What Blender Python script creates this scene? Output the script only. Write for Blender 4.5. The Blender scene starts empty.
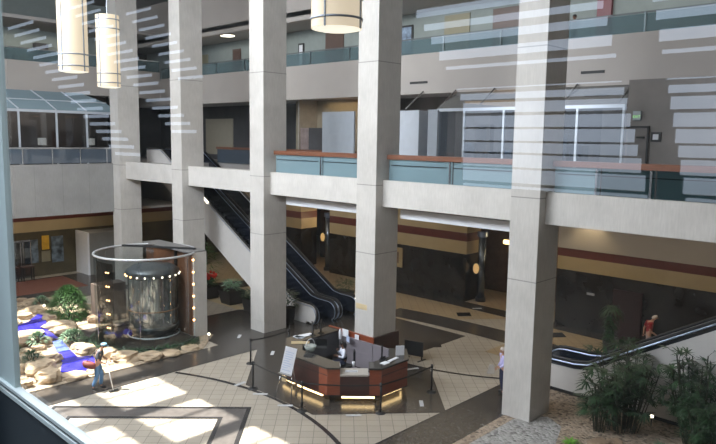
import bpy, math, random
from mathutils import Vector, Matrix, noise
random.seed(7)
PI = math.pi
col = bpy.context.scene.collection

# ------------------------------------------------------------------ materials
MATS = {}
def mat(name, base=(.5, .5, .5), rough=.6, metal=0, var=.0, vscale=3., bump=0, emis=None, estr=0, spec=.5, trans=0, detail=4, alpha=1):
    if name in MATS: return MATS[name]
    m = bpy.data.materials.new(name); m.use_nodes = True
    nt = m.node_tree; b = nt.nodes['Principled BSDF']
    b.inputs['Roughness'].default_value = rough; b.inputs['Metallic'].default_value = metal
    b.inputs['Specular IOR Level'].default_value = spec
    b.inputs['Transmission Weight'].default_value = trans
    b.inputs['Alpha'].default_value = alpha
    tc = nt.nodes.new('ShaderNodeTexCoord')
    nz = nt.nodes.new('ShaderNodeTexNoise'); nz.inputs['Scale'].default_value = vscale; nz.inputs['Detail'].default_value = detail
    nt.links.new(tc.outputs['Object'], nz.inputs['Vector'])
    r = nt.nodes.new('ShaderNodeValToRGB')
    k = var if var else .04
    r.color_ramp.elements[0].position = .3; r.color_ramp.elements[1].position = .7
    r.color_ramp.elements[0].color = (*[max(0, c*(1-k)) for c in base], 1)
    r.color_ramp.elements[1].color = (*[min(1, c*(1+k)) for c in base], 1)
    nt.links.new(nz.outputs['Fac'], r.inputs['Fac']); nt.links.new(r.outputs['Color'], b.inputs['Base Color'])
    if bump:
        bp = nt.nodes.new('ShaderNodeBump'); bp.inputs['Strength'].default_value = bump; bp.inputs['Distance'].default_value = .03
        nt.links.new(nz.outputs['Fac'], bp.inputs['Height']); nt.links.new(bp.outputs['Normal'], b.inputs['Normal'])
    if emis:
        b.inputs['Emission Color'].default_value = (*emis, 1); b.inputs['Emission Strength'].default_value = estr
    MATS[name] = m
    return m

def concrete(name, base, joints_z=(), jx=None, jy=None):
    """cast concrete with fine vertical board grain, blotches and panel joints at world heights"""
    m = mat(name, base, .75, var=.08, vscale=1.2, detail=8)
    nt = m.node_tree; b = nt.nodes['Principled BSDF']
    src = b.inputs['Base Color'].links[0].from_socket
    geo = nt.nodes.new('ShaderNodeNewGeometry')
    # fine grain
    mp = nt.nodes.new('ShaderNodeMapping'); mp.inputs['Scale'].default_value = (22, 22, 3)
    nt.links.new(geo.outputs['Position'], mp.inputs['Vector'])
    nz = nt.nodes.new('ShaderNodeTexNoise'); nz.inputs['Scale'].default_value = 1; nz.inputs['Detail'].default_value = 3
    nt.links.new(mp.outputs['Vector'], nz.inputs['Vector'])
    rp = nt.nodes.new('ShaderNodeMapRange'); rp.inputs['From Min'].default_value = .3; rp.inputs['From Max'].default_value = .7
    rp.inputs['To Min'].default_value = .93; rp.inputs['To Max'].default_value = 1.05
    nt.links.new(nz.outputs['Fac'], rp.inputs['Value'])
    fac = rp.outputs['Result']
    sx = nt.nodes.new('ShaderNodeSeparateXYZ'); nt.links.new(geo.outputs['Position'], sx.inputs[0])
    def line(axis, v, w=.018, k=.55):
        nonlocal fac
        s = nt.nodes.new('ShaderNodeMath'); s.operation = 'COMPARE'
        nt.links.new(sx.outputs[axis], s.inputs[0]); s.inputs[1].default_value = v; s.inputs[2].default_value = w
        mr = nt.nodes.new('ShaderNodeMapRange'); mr.inputs['To Min'].default_value = 1; mr.inputs['To Max'].default_value = k
        nt.links.new(s.outputs[0], mr.inputs['Value'])
        mu = nt.nodes.new('ShaderNodeMath'); mu.operation = 'MULTIPLY'
        nt.links.new(fac, mu.inputs[0]); nt.links.new(mr.outputs['Result'], mu.inputs[1]); fac = mu.outputs[0]
    for z in joints_z: line('Z', z)
    for v in (jx or ()): line('X', v, .015, .8)
    for v in (jy or ()): line('Y', v, .015, .8)
    mx = nt.nodes.new('ShaderNodeVectorMath'); mx.operation = 'SCALE'
    nt.links.new(src, mx.inputs[0]); nt.links.new(fac, mx.inputs['Scale'])
    nt.links.new(mx.outputs[0], b.inputs['Base Color'])
    return m

def tile_mat(name, c1, c2, mortar, scale, rot=PI/4, rough=.35):
    m = mat(name, c1, rough); nt = m.node_tree; b = nt.nodes['Principled BSDF']
    geo = nt.nodes.new('ShaderNodeNewGeometry'); mp = nt.nodes.new('ShaderNodeMapping')
    mp.inputs['Rotation'].default_value = (0, 0, rot)
    nt.links.new(geo.outputs['Position'], mp.inputs['Vector'])
    br = nt.nodes.new('ShaderNodeTexBrick'); br.offset = 0; br.squash = 1
    br.inputs['Scale'].default_value = 1; br.inputs['Brick Width'].default_value = scale; br.inputs['Row Height'].default_value = scale
    br.inputs['Mortar Size'].default_value = .012; br.inputs['Mortar Smooth'].default_value = .3
    br.inputs['Color1'].default_value = (*c1, 1); br.inputs['Color2'].default_value = (*c2, 1); br.inputs['Mortar'].default_value = (*mortar, 1)
    nt.links.new(mp.outputs['Vector'], br.inputs['Vector'])
    nz = nt.nodes.new('ShaderNodeTexNoise'); nz.inputs['Scale'].default_value = .9; nz.inputs['Detail'].default_value = 5
    nt.links.new(geo.outputs['Position'], nz.inputs['Vector'])
    mr = nt.nodes.new('ShaderNodeMapRange'); mr.inputs['To Min'].default_value = .82; mr.inputs['To Max'].default_value = 1.12
    nt.links.new(nz.outputs['Fac'], mr.inputs['Value'])
    mx = nt.nodes.new('ShaderNodeVectorMath'); mx.operation = 'SCALE'
    nt.links.new(br.outputs['Color'], mx.inputs[0]); nt.links.new(mr.outputs['Result'], mx.inputs['Scale'])
    nt.links.new(mx.outputs[0], b.inputs['Base Color'])
    return m

def glass_mat(name, tint=(1, 1, 1), refl=.1, rough=.0, body=0, bodycol=(.5, .6, .65)):
    """thin architectural glass: clear transmission, mirror reflection and optional frosted body"""
    if name in MATS: return MATS[name]
    m = bpy.data.materials.new(name); m.use_nodes = True; nt = m.node_tree
    for n in list(nt.nodes):
        if n.type != 'OUTPUT_MATERIAL': nt.nodes.remove(n)
    out = [n for n in nt.nodes if n.type == 'OUTPUT_MATERIAL'][0]
    tr = nt.nodes.new('ShaderNodeBsdfTransparent'); tr.inputs[0].default_value = (*tint, 1)
    gl = nt.nodes.new('ShaderNodeBsdfGlossy'); gl.inputs['Roughness'].default_value = rough
    last = tr.outputs[0]
    if body:
        df = nt.nodes.new('ShaderNodeBsdfDiffuse'); df.inputs[0].default_value = (*bodycol, 1)
        mb = nt.nodes.new('ShaderNodeMixShader'); mb.inputs[0].default_value = body
        nt.links.new(last, mb.inputs[1]); nt.links.new(df.outputs[0], mb.inputs[2]); last = mb.outputs[0]
    mx = nt.nodes.new('ShaderNodeMixShader'); mx.inputs[0].default_value = refl
    nt.links.new(last, mx.inputs[1]); nt.links.new(gl.outputs[0], mx.inputs[2])
    nt.links.new(mx.outputs[0], out.inputs[0]); MATS[name] = m
    return m

def wood(name, c1, c2, rough=.35, scale=1.):
    m = mat(name, c1, rough); nt = m.node_tree; b = nt.nodes['Principled BSDF']
    tc = nt.nodes.new('ShaderNodeTexCoord'); mp = nt.nodes.new('ShaderNodeMapping')
    mp.inputs['Scale'].default_value = (2*scale, 2*scale, 14*scale)
    nt.links.new(tc.outputs['Object'], mp.inputs['Vector'])
    nz = nt.nodes.new('ShaderNodeTexNoise'); nz.inputs['Scale'].default_value = 1.5; nz.inputs['Detail'].default_value = 6
    nt.links.new(mp.outputs['Vector'], nz.inputs['Vector'])
    r = nt.nodes.new('ShaderNodeValToRGB'); r.color_ramp.elements[0].position = .3; r.color_ramp.elements[1].position = .7
    r.color_ramp.elements[0].color = (*c1, 1); r.color_ramp.elements[1].color = (*c2, 1)
    nt.links.new(nz.outputs['Fac'], r.inputs['Fac']); nt.links.new(r.outputs['Color'], b.inputs['Base Color'])
    return m

def gravel_mat(name, cols, scale):
    m = mat(name, cols[0], .9); nt = m.node_tree; b = nt.nodes['Principled BSDF']
    geo = nt.nodes.new('ShaderNodeNewGeometry')
    v = nt.nodes.new('ShaderNodeTexVoronoi'); v.inputs['Scale'].default_value = scale
    nt.links.new(geo.outputs['Position'], v.inputs['Vector'])
    r = nt.nodes.new('ShaderNodeValToRGB')
    for i, c in enumerate(cols):
        e = r.color_ramp.elements[i] if i < 2 else r.color_ramp.elements.new(.5)
        e.position = i/(len(cols)-1); e.color = (*c, 1)
    sp = nt.nodes.new('ShaderNodeSeparateColor'); nt.links.new(v.outputs['Color'], sp.inputs[0])
    nt.links.new(sp.outputs[0], r.inputs['Fac']); nt.links.new(r.outputs['Color'], b.inputs['Base Color'])
    bp = nt.nodes.new('ShaderNodeBump'); bp.inputs['Strength'].default_value = .8; bp.inputs['Distance'].default_value = .05; bp.invert = True
    nt.links.new(v.outputs['Distance'], bp.inputs['Height']); nt.links.new(bp.outputs['Normal'], b.inputs['Normal'])
    return m

JZ = (4.65, 7.33, 12.0)
CONC = concrete('column_concrete', (.56, .54, .51), JZ)
CONCF = concrete('fascia_concrete', (.60, .58, .55))
CONCW = concrete('wall_concrete', (.29, .29, .285), jx=[12.6+1.55*i for i in range(6)])
PLASTER = mat('grey_plaster', (.45, .415, .385), .8, var=.05, vscale=.5)
CEIL = mat('ceiling_grey', (.42, .40, .39), .9, var=.03, vscale=.4)
WHITE = mat('white_painted_board', (.82, .84, .88), .6, var=.03)
GREYPANEL = mat('pale_grey_board', (.38, .42, .47), .6, var=.04)
TILE = tile_mat('cream_tile', (.40, .355, .29), (.365, .325, .265), (.17, .15, .12), .42)
TILE2 = tile_mat('pink_grey_tile', (.34, .29, .25), (.31, .27, .23), (.18, .15, .13), .42, 0)
GRANITE = mat('dark_granite_floor', (.050, .043, .037), .22, var=.35, vscale=8)
GRANITEB = mat('black_granite_border', (.022, .021, .022), .25, var=.3, vscale=8)
BROWNT = mat('brown_granite_band', (.095, .086, .08), .3, var=.2, vscale=6)
WALLD = mat('dark_polished_stone', (.020, .017, .014), .25, var=.5, vscale=1.2)
CREAM = mat('cream_stone_band', (.48, .38, .22), .5, var=.08, vscale=.8)
RED = mat('dark_red_stone_band', (.13, .030, .020), .4, var=.12)
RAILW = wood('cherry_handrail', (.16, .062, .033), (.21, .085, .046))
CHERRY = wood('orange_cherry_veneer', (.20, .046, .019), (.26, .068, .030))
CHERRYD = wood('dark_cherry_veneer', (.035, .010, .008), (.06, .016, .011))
COUNTER = mat('dark_stone_counter', (.055, .050, .046), .2, var=.3, vscale=9)
BLACK = mat('black_metal', (.012, .012, .014), .35, metal=.3)
BLACKM = mat('black_matte', (.015, .015, .016), .6)
CHROME = mat('brushed_steel', (.6, .62, .65), .25, metal=1)
STEELB = mat('blue_steel_trim', (.42, .50, .66), .3, metal=1)
WFRAME = mat('white_metal_frame', (.55, .60, .66), .4, metal=.2)
TEAL = mat('grey_teal_frame', (.50, .61, .63), .5, var=.03)
TEALL = mat('pale_teal_frame', (.50, .58, .60), .4, var=.05)
NAVY = mat('dark_spandrel', (.022, .032, .042), .5)
GRAVEL = gravel_mat('tan_gravel', [(.10, .07, .045), (.44, .35, .26), (.27, .20, .14)], 11)
GRAVELW = gravel_mat('pale_gravel', [(.17, .16, .15), (.44, .43, .41), (.30, .29, .275)], 10)
SAND = gravel_mat('sandy_pebbles', [(.20, .15, .10), (.42, .34, .24), (.30, .23, .16)], 16)
ROCKM = mat('tan_sandstone', (.36, .275, .18), .85, var=.35, vscale=2.2, bump=.6, detail=8)
ROCKD = mat('brown_sandstone', (.24, .17, .11), .85, var=.35, vscale=2.5, bump=.6, detail=8)
WATER = mat('dyed_blue_water', (.035, .03, .34), .08, var=.4, vscale=2.5, bump=.25, emis=(.05, .04, .5), estr=.10)  # water is given a faint blue glow of its own
FOAM = mat('falling_water', (.10, .14, .40), .3, var=.4, vscale=8)
GLASS = glass_mat('clear_glass', (.92, .96, .95), .08)
PANE = glass_mat('observation_glass', (.97, .98, .98), .17)
TEALG = glass_mat('frosted_teal_glass', (.5, .68, .70), .06, body=.62, bodycol=(.28, .40, .45))
TEALG3 = glass_mat('smoky_teal_glass', (.62, .74, .76), .0, body=.5, bodycol=(.17, .235, .255))
BLUEG = glass_mat('blue_grey_glass', (.3, .36, .42), .08, body=.6, bodycol=(.12, .155, .20))
SHOPG = glass_mat('shop_glass', (.75, .8, .85), .16)
ROOFG = glass_mat('blue_grey_roof_glass', (.4, .45, .5), .06, body=.8, bodycol=(.27, .37, .42))
DARKG = glass_mat('dark_shop_glass', (.62, .64, .66), .06)
LAMPG = mat('alabaster_shade', (.30, .25, .18), .5, emis=(1.0, .84, .62), estr=.72)
LAMPB = mat('lamp_bottom_diffuser', (.6, .6, .5), .5, emis=(1, .95, .8), estr=1.1)
LAMPR = mat('lamp_ring_metal', (.26, .29, .33), .4, metal=.6)
WARM = mat('warm_tube_light', (1, .8, .5), .5, emis=(1, .68, .30), estr=4.0)
BULB = mat('warm_bulb', (1, .8, .5), .5, emis=(1, .52, .20), estr=9)
COOLB = mat('bright_bulb', (1, .95, .85), .5, emis=(1, .86, .66), estr=5)
COPPER = mat('copper_panel', (.22, .10, .05), .4, metal=.5, var=.15)
LEAF = mat('palm_leaf', (.040, .115, .022), .5, var=.45, vscale=6)
LEAFD = mat('dark_palm_leaf', (.030, .068, .028), .45, var=.7, vscale=5)
LEAFB = mat('bright_leaf', (.16, .40, .04), .5, var=.3, vscale=8)
LEAFG = mat('grey_green_leaf', (.15, .25, .15), .6, var=.4, vscale=8)
STEM = mat('cane_stem', (.045, .05, .03), .7, var=.3)
REDFL = mat('red_flower', (.75, .05, .03), .6, var=.2)
SOIL = mat('dark_soil', (.03, .02, .015), .9, var=.4, vscale=12)
POT = mat('black_planter', (.022, .020, .020), .5, var=.2)
PAPER = mat('white_paper', (.78, .80, .85), .6, var=.02)
INK = mat('grey_ink', (.35, .36, .42), .7)
SKIN = mat('skin', (.50, .27, .18), .55, var=.06)
SKIND = mat('skin_brown', (.22, .11, .07), .55, var=.06)
HAIRB = mat('black_hair', (.012, .010, .010), .5, var=.3)
HAIRW = mat('white_hair', (.60, .52, .46), .6, var=.1)
DENIM = mat('blue_denim', (.10, .22, .42), .8, var=.25, vscale=9)
CHARC = mat('charcoal_shirt', (.045, .050, .065), .8, var=.2)
CAPM = mat('pale_blue_cap', (.16, .30, .42), .8, var=.1)
BAGM = mat('maroon_bag', (.16, .035, .030), .6, var=.2)
WSHIRT = mat('white_shirt', (.72, .76, .86), .8, var=.04)
NAVYV = mat('navy_vest', (.012, .016, .035), .8, var=.1)
LAVEN = mat('lavender_shirt', (.50, .48, .78), .8, var=.08)
REDSH = mat('crimson_shirt', (.30, .015, .020), .8, var=.12)
KHAKI = mat('pale_trousers', (.42, .30, .26), .8, var=.08)
NAVYT = mat('navy_trousers', (.02, .025, .06), .8, var=.1)
YEL = mat('yellow_sign', (.75, .45, .05), .6, var=.15)
BLUEP = mat('blue_grey_poster', (.14, .19, .24), .5, var=.8, vscale=3)
GOLD = mat('gold_sconce', (.6, .40, .15), .4, emis=(1, .62, .25), estr=.5)
TILE_WARM = tile_mat('warm_lit_tile', (.37, .28, .17), (.34, .26, .155), (.17, .12, .08), .42, PI/4)  # cream tile again, with the warm rear lighting put into its colour
CARPET = mat('red_brown_carpet', (.13, .045, .028), .8, var=.15)
GREENW = mat('grey_green_wall', (.27, .31, .30), .8, var=.05)
BROWND = wood('brown_door', (.085, .05, .04), (.11, .065, .05))
TAND = mat('tan_door', (.27, .25, .17), .6, var=.05)
WARMW = mat('warm_lit_wall', (.30, .26, .19), .7, var=.08)
INTD = mat('dark_interior', (.055, .055, .06), .7, var=.3, vscale=.8)
INTM = mat('brown_grey_interior', (.16, .14, .13), .5, var=.4, vscale=.6)
TAPE = mat('masking_tape', (.62, .50, .30), .7, var=.1)
GREEND = mat('green_exit', (.2, .6, .2), .5, emis=(.5, .95, .35), estr=.8)

# ------------------------------------------------------------------ mesh builder
class MB:
    def __init__(s): s.v = []; s.f = []; s.m = []; s.cur = 0
    def add(s, vs, fs):
        n = len(s.v); s.v += [Vector(a) for a in vs]; s.f += [tuple(i+n for i in f) for f in fs]; s.m += [s.cur]*len(fs); return s
    def box(s, x0, x1, y0, y1, z0, z1):
        vs = [(x, y, z) for z in (z0, z1) for y in (y0, y1) for x in (x0, x1)]
        return s.add(vs, [(0, 2, 3, 1), (4, 5, 7, 6), (0, 1, 5, 4), (2, 6, 7, 3), (0, 4, 6, 2), (1, 3, 7, 5)])
    def bar(s, p0, p1, w, h, up=(0, 0, 1)):
        p0, p1 = Vector(p0), Vector(p1); d = (p1-p0).normalized(); u = Vector(up)
        r = d.cross(u).normalized(); u = r.cross(d).normalized()
        vs = [p + r*a*w/2 + u*b*h/2 for p in (p0, p1) for b in (-1, 1) for a in (-1, 1)]
        return s.add(vs, [(0, 2, 3, 1), (4, 5, 7, 6), (0, 1, 5, 4), (2, 6, 7, 3), (0, 4, 6, 2), (1, 3, 7, 5)])
    def prism(s, poly, z0, z1):
        n = len(poly); a = sum(poly[i][0]*poly[(i+1) % n][1]-poly[(i+1) % n][0]*poly[i][1] for i in range(n))
        if a < 0: poly = poly[::-1]
        vs = [(x, y, z0) for x, y in poly]+[(x, y, z1) for x, y in poly]
        return s.add(vs, [tuple(range(n))[::-1], tuple(range(n, 2*n))]+[(i, (i+1) % n, n+(i+1) % n, n+i) for i in range(n)])
    def prismx(s, poly, x0, x1):   # poly in (y,z)
        n = len(poly); a = sum(poly[i][0]*poly[(i+1) % n][1]-poly[(i+1) % n][0]*poly[i][1] for i in range(n))
        if a < 0: poly = poly[::-1]
        vs = [(x0, y, z) for y, z in poly]+[(x1, y, z) for y, z in poly]
        return s.add(vs, [tuple(range(n))[::-1], tuple(range(n, 2*n))]+[(i, (i+1) % n, n+(i+1) % n, n+i) for i in range(n)])
    def tube(s, pts, r, n=8, closed=False):
        pts = [Vector(p) for p in pts]; N = len(pts); rr = r if isinstance(r, (list, tuple)) else [r]*N
        rings = []; prev = None
        for i, p in enumerate(pts):
            if closed: d = pts[(i+1) % N]-pts[i-1]
            else: d = pts[min(i+1, N-1)]-pts[max(i-1, 0)]
            d.normalize()
            u = prev if prev is not None else (Vector((0, 0, 1)) if abs(d.z) < .9 else Vector((1, 0, 0)))
            a = (u - d*u.dot(d)).normalized(); prev = a; b = d.cross(a)
            rings.append([p+(a*math.cos(t)+b*math.sin(t))*rr[i] for t in [2*PI*k/n for k in range(n)]])
        fs = []; vs = [v for rg in rings for v in rg]
        for i in range(N if closed else N-1):
            j = (i+1) % N
            for k in range(n): fs.append((i*n+k, i*n+(k+1) % n, j*n+(k+1) % n, j*n+k))
        if not closed: fs += [tuple(range(n))[::-1], tuple((N-1)*n+k for k in range(n))]
        return s.add(vs, fs)
    def lathe(s, c, prof, n=24, a0=0, a1=2*PI):
        full = abs(a1-a0-2*PI) < 1e-6; m = n if full else n+1; vs = []
        for r, z in prof: vs += [(c[0]+r*math.cos(a0+(a1-a0)*k/n), c[1]+r*math.sin(a0+(a1-a0)*k/n), c[2]+z) for k in range(m)]
        fs = []
        for i in range(len(prof)-1):
            for k in range(n):
                k2 = (k+1) % m if full else k+1
                fs.append((i*m+k, i*m+k2, (i+1)*m+k2, (i+1)*m+k))
        return s.add(vs, fs)
    def disc(s, c, r, n=24, up=True):
        vs = [(c[0]+r*math.cos(2*PI*k/n), c[1]+r*math.sin(2*PI*k/n), c[2]) for k in range(n)]
        return s.add(vs, [tuple(range(n)) if up else tuple(range(n))[::-1]])
    def ball(s, c, r, n=12, m=8):
        rx, ry, rz = r if isinstance(r, (tuple, list)) else (r, r, r)
        vs = [(c[0], c[1], c[2]-rz)]
        for i in range(1, m):
            t = -PI/2+PI*i/m
            vs += [(c[0]+rx*math.cos(t)*math.cos(2*PI*k/n), c[1]+ry*math.cos(t)*math.sin(2*PI*k/n), c[2]+rz*math.sin(t)) for k in range(n)]
        vs.append((c[0], c[1], c[2]+rz)); L = len(vs)-1
        fs = [(0, 1+(k+1) % n, 1+k) for k in range(n)]
        for i in range(m-2):
            for k in range(n): fs.append((1+i*n+k, 1+i*n+(k+1) % n, 1+(i+1)*n+(k+1) % n, 1+(i+1)*n+k))
        fs += [(L, 1+(m-2)*n+k, 1+(m-2)*n+(k+1) % n) for k in range(n)]
        return s.add(vs, fs)
    def quad(s, a, b, c, d): return s.add([a, b, c, d], [(0, 1, 2, 3)])
    def build(s, name, mats, parent=None, smooth=False):
        if not isinstance(mats, (list, tuple)): mats = [mats]
        off = wloc(parent) if parent else Vector((0, 0, 0))
        me = bpy.data.meshes.new(name); me.from_pydata([v-off for v in s.v], [], s.f)
        for mm in mats: me.materials.append(mm)
        for p, k in zip(me.polygons, s.m):
            p.material_index = k; p.use_smooth = smooth
        me.update()
        o = bpy.data.objects.new(name, me); col.objects.link(o)
        if parent: o.parent = parent
        return o

def wloc(o):
    v = Vector((0, 0, 0))
    while o: v += Vector(o.location); o = o.parent
    return v
def T(name, label, cat, loc=(0, 0, 0), group=None):
    o = bpy.data.objects.new(name, None); o.empty_display_size = .2; col.objects.link(o); o.location = loc
    o['label'] = label; o['category'] = cat
    if group: o['group'] = group
    return o
def tag(o, label, cat, group=None):
    o['label'] = label; o['category'] = cat
    if group: o['group'] = group
    return o
def S(o): o['kind'] = 'structure'; return o
def dup(root, loc, label=None, rotz=0):
    def cp(o, par):
        c = o.copy(); col.objects.link(c)
        if par: c.parent = par
        for ch in o.children: cp(ch, c)
        return c
    r = cp(root, None); r.location = loc; r.rotation_euler = (0, 0, rotz)
    if label: r['label'] = label
    return r
def arc(cx, cy, r, a0, a1, n): return [(cx+r*math.cos(a0+(a1-a0)*i/n), cy+r*math.sin(a0+(a1-a0)*i/n)) for i in range(n+1)]

# ------------------------------------------------------------------ camera
F = 661.77
fw = Vector((0.71717726, 0.68561175, -0.12487317)); rt = Vector((0.69228873, -0.72146918, 0.01478283)); up = Vector((0.07995686, 0.0970502, 0.99206258))
cam = bpy.data.cameras.new('camera'); co = bpy.data.objects.new('camera', cam); col.objects.link(co)
M = Matrix.Identity(4)
for i in range(3): M[i][0] = rt[i]; M[i][1] = up[i]; M[i][2] = -fw[i]
M[2][3] = 9.1
co.matrix_world = M
cam.sensor_width = 36; cam.lens = F*36/716; cam.clip_start = .05; cam.clip_end = 300
bpy.context.scene.camera = co

# ------------------------------------------------------------------ floor
S(MB().box(1.2, 42, -8, 50, -.3, 0).build('floor', TILE))
n_tr = [0]
def trim(mb, m):
    n_tr[0] += 1
    return S(mb.build('trim_%d' % n_tr[0], m))
def flat(poly, z=.006, m=GRANITE, th=.004):
    return trim(MB().prism(poly, z-th, z), m)
# granite walkway along y = 22.3 .. 23.9 and its twin along y = 11 .. 12.55
flat([(1.5, 22.3), (17.2, 22.3), (17.2, 23.85), (1.5, 23.85)])
flat([(1.5, 11.0), (18.7, 11.0), (22.0, 12.55), (1.5, 12.55)], .0065)
flat([(1.5, 22.22), (17, 22.22), (17, 22.3), (1.5, 22.3)], .008, GRANITEB)
flat([(14, 12.55), (22, 12.55), (22, 12.63), (14, 12.63)], .008, GRANITEB)
# dark surround behind the walkway: between columns and escalator
flat([(17.0, 22.22), (22.2, 17.1), (25.3, 17.1), (25.3, 24.2), (20.4, 28.2), (16.2, 28.4), (16.2, 23.85), (15.5, 23.85)], .0075)
# big thin ring of the left plaza
def ring(cx, cy, r0, r1, a0, a1, z, m, n=40):
    a = arc(cx, cy, r0, a0, a1, n); b = arc(cx, cy, r1, a0, a1, n)
    mb = MB()
    mb.add([(x, y, z) for x, y in a]+[(x, y, z) for x, y in b], [(i, n+1+i, n+2+i, i+1) for i in range(n)])
    return trim(mb, m)
ring(3.6, 17.45, 10.45, 10.6, -.46, .46, .012, GRANITEB)
ring(28.3, 17.45, 7.98, 8.12, PI+.0, PI+.66, .012, GRANITEB)
# dark diamond under the desk
flat([(14.2, 19.2), (17.1, 22.25), (19.2, 22.0), (20.35, 20.2), (20.4, 15.4), (17.5, 12.5), (14.17, 15.5), (14.22, 17.3)], .010)
# diamond border of the left plaza
def dia(r0, r1, m, z):
    c = (8.4, 17.4)
    for k in range(4):
        a = PI/2*k; b = a+PI/2
        P = lambda r, t: (c[0]+r*math.cos(t), c[1]+r*math.sin(t))
        flat([P(r0, a), P(r1, a), P(r1, b), P(r0, b)], z, m)
dia(3.35, 4.7, BROWNT, .013); dia(4.5, 4.7, GRANITEB, .015); dia(3.35, 3.55, GRANITEB, .015)
# curved band in the rear plaza and dark edge along the rear wall
ring(-5, 17.4, 30.75, 32.4, -.42, .16, .011, GRANITE)
flat([(29.2, 8), (30.3, 8), (30.8, 21), (30.8, 28), (29.7, 28), (29.7, 21)], .012, GRANITE)
for (x, y) in ((28.45, 19.4), (23.1, 17.35), (28.6, 14.2), (27.9, 24.6), (28.0, 9.0)):
    flat([(x-.55, y-.02), (x, y-.5), (x+.55, y), (x, y+.48)], .014, GRANITEB)
# rear left strips seen under the escalator
flat([(23, 29), (27, 26.5), (28, 28), (24, 31)], .012, GRANITE)
flat([(20.6, 33.4), (26.6, 31.6), (27.6, 33.0), (21, 35.2)], .012, GRANITE)
flat([(20.4, 28.3), (20.9, 28.0), (20.9, 37), (20.4, 37)], .0125, CREAM)
flat([(21.0, 24.5), (31, 16.0), (40, 15), (40, 45), (21.0, 45)], .005, TILE_WARM)
flat([(24, -8), (30.3, -8), (30.3, 15.2), (24, 15.2)], .005, TILE_WARM)
flat([(12, 36.5), (22, 36.5), (22, 43), (12, 43)], .011, GRANITE)
flat([(11, 39.0), (17.2, 39.0), (17.2, 42.8), (11, 42.8)], .013, CARPET)

# ------------------------------------------------------------------ columns
YC = [37.65, 30.76, 23.88, 16.99, 10.10, 3.21]
wh = ['at far left behind the glass lift enclosure', 'second from the left, beside the lift enclosure pier', 'between the escalator and the stanchions', 'rising out of the wooden reception desk', 'standing in gravel at right of the desk', 'beyond the right edge']
for i, y in enumerate(YC[:5]):
    c = MB().box(18.74, 20.07, y, y+1.02, 0, 18).build('concrete_column', CONC)
    tag(c, 'tall pale concrete column '+wh[i], 'column')
# taped note on the desk column
tag(MB().box(18.73, 18.738, 17.35, 17.95, 2.36, 2.58).build('taped_notice', TAPE), 'tan paper strip taped to the column above the reception desk', 'notice')

# ------------------------------------------------------------------ balconies, level two
for i, (a, b, x0) in enumerate(((31.78, 37.65, 19.13), (24.9, 30.76, 19.13), (18.01, 23.88, 19.13), (11.12, 16.99, 19.13), (-6, 10.10, 19.13))):
    S(MB().box(19.13, 19.55, a, b, 6.5, 7.52).build('wall_balcony', CONCF))
for a, b in ((18.01, 23.55), (11.12, 16.62)):
    trim(MB().box(19.78, 20.0, a, b, 6.02, 6.37), WHITE)
# floor slab with escalator opening
S(MB().box(19.55, 40, -8, 23.2, 6.9, 7.42).build('floor', CEIL))
S(MB().box(19.55, 21.15, 23.2, 36.5, 6.9, 7.42).build('floor', CEIL))
S(MB().box(24.6, 40, 23.2, 36.5, 6.9, 7.42).build('floor', CEIL))
S(MB().box(19.55, 40, 36.5, 50, 6.9, 7.42).build('floor', CEIL))

def balustrade(a, b, label, x=19.36, zb=7.52, zr=8.42, posts=(), wood_=True, parent=None):
    t = T('balcony_railing', label, 'railing', (x, (a+b)/2, zb))
    MB().box(x-.10, x+.14, a, b, zr-.09, zr+.09).build('handrail', RAILW, t)
    ps = [a]+list(posts)+[b]
    for p, q in zip(ps[:-1], ps[1:]):
        MB().box(x-.01, x+.01, p+.05, q-.05, zb, zr-.1).build('glass_panel', TEALG, t)
    for p in posts:
        MB().box(x-.04, x+.02, p-.03, p+.03, zb, zr-.09).build('post', CHROME, t)
        MB().box(x-.02, x+.03, p-.16, p-.12, zb, zr-.09).build('post', BLACKM, t)
    for p, q in zip(ps[:-1], ps[1:]):
        MB().box(x-.03, x-.012, p+.15, q-.15, zr-.33, zr-.30).build('inner_rail', BLACK, t)
    return t
balustrade(18.01, 23.80, 'cherry wood handrail with teal glass on the balcony left of the desk column', posts=(20.75,))
balustrade(11.12, 16.92, 'cherry wood handrail with teal glass on the balcony right of the desk column', posts=(14.0,))
balustrade(-5.5, 10.0, 'cherry handrail with teal glass on the balcony at the far right', posts=(8.6, 7.0, 5.2))
# far side of the escalator opening
t = T('balcony_railing', 'dark wood railing with blue glass behind the escalator opening', 'railing', (24.8, 30, 7.42))
MB().box(24.7, 24.9, 23.3, 36.4, 8.32, 8.45).build('handrail', RAILW, t)
MB().box(24.79, 24.81, 23.3, 36.4, 7.45, 8.3).build('glass_panel', BLUEG, t)

# ------------------------------------------------------------------ level three
S(MB().box(24.0, 24.3, -8, 50, 11.16, 12.95).build('wall_balcony', PLASTER))
S(MB().box(24.3, 40, -8, 50, 11.3, 12.5).build('ceiling', CEIL))
t = T('balcony_railing', 'long dark railing with smoky glass on the top floor', 'railing', (24.15, 20, 12.95))
MB().box(24.12, 24.18, -8, 42, 13.62, 13.68).build('handrail', mat('dull_grey_rail', (.13, .15, .16), .7), t)
MB().box(24.14, 24.16, -8, 42, 12.95, 13.6).build('glass_panel', TEALG3, t)
for y in [3.5+2.9*i for i in range(13)]:
    MB().box(24.08, 24.13, y-.03, y+.03, 12.8, 13.64).build('post', mat('grey_post', (.12, .15, .16), .4, metal=.5), t)
S(MB().box(27.4, 27.6, -8, 50, 12.5, 18).build('wall_back', GREENW))
S(MB().box(24.0, 40, -8, 50, 15.55, 15.8).build('ceiling', CEIL))
S(MB().box(24.0, 24.3, 22.0, 50, 15.3, 18).build('wall_upper', PLASTER))
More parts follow.
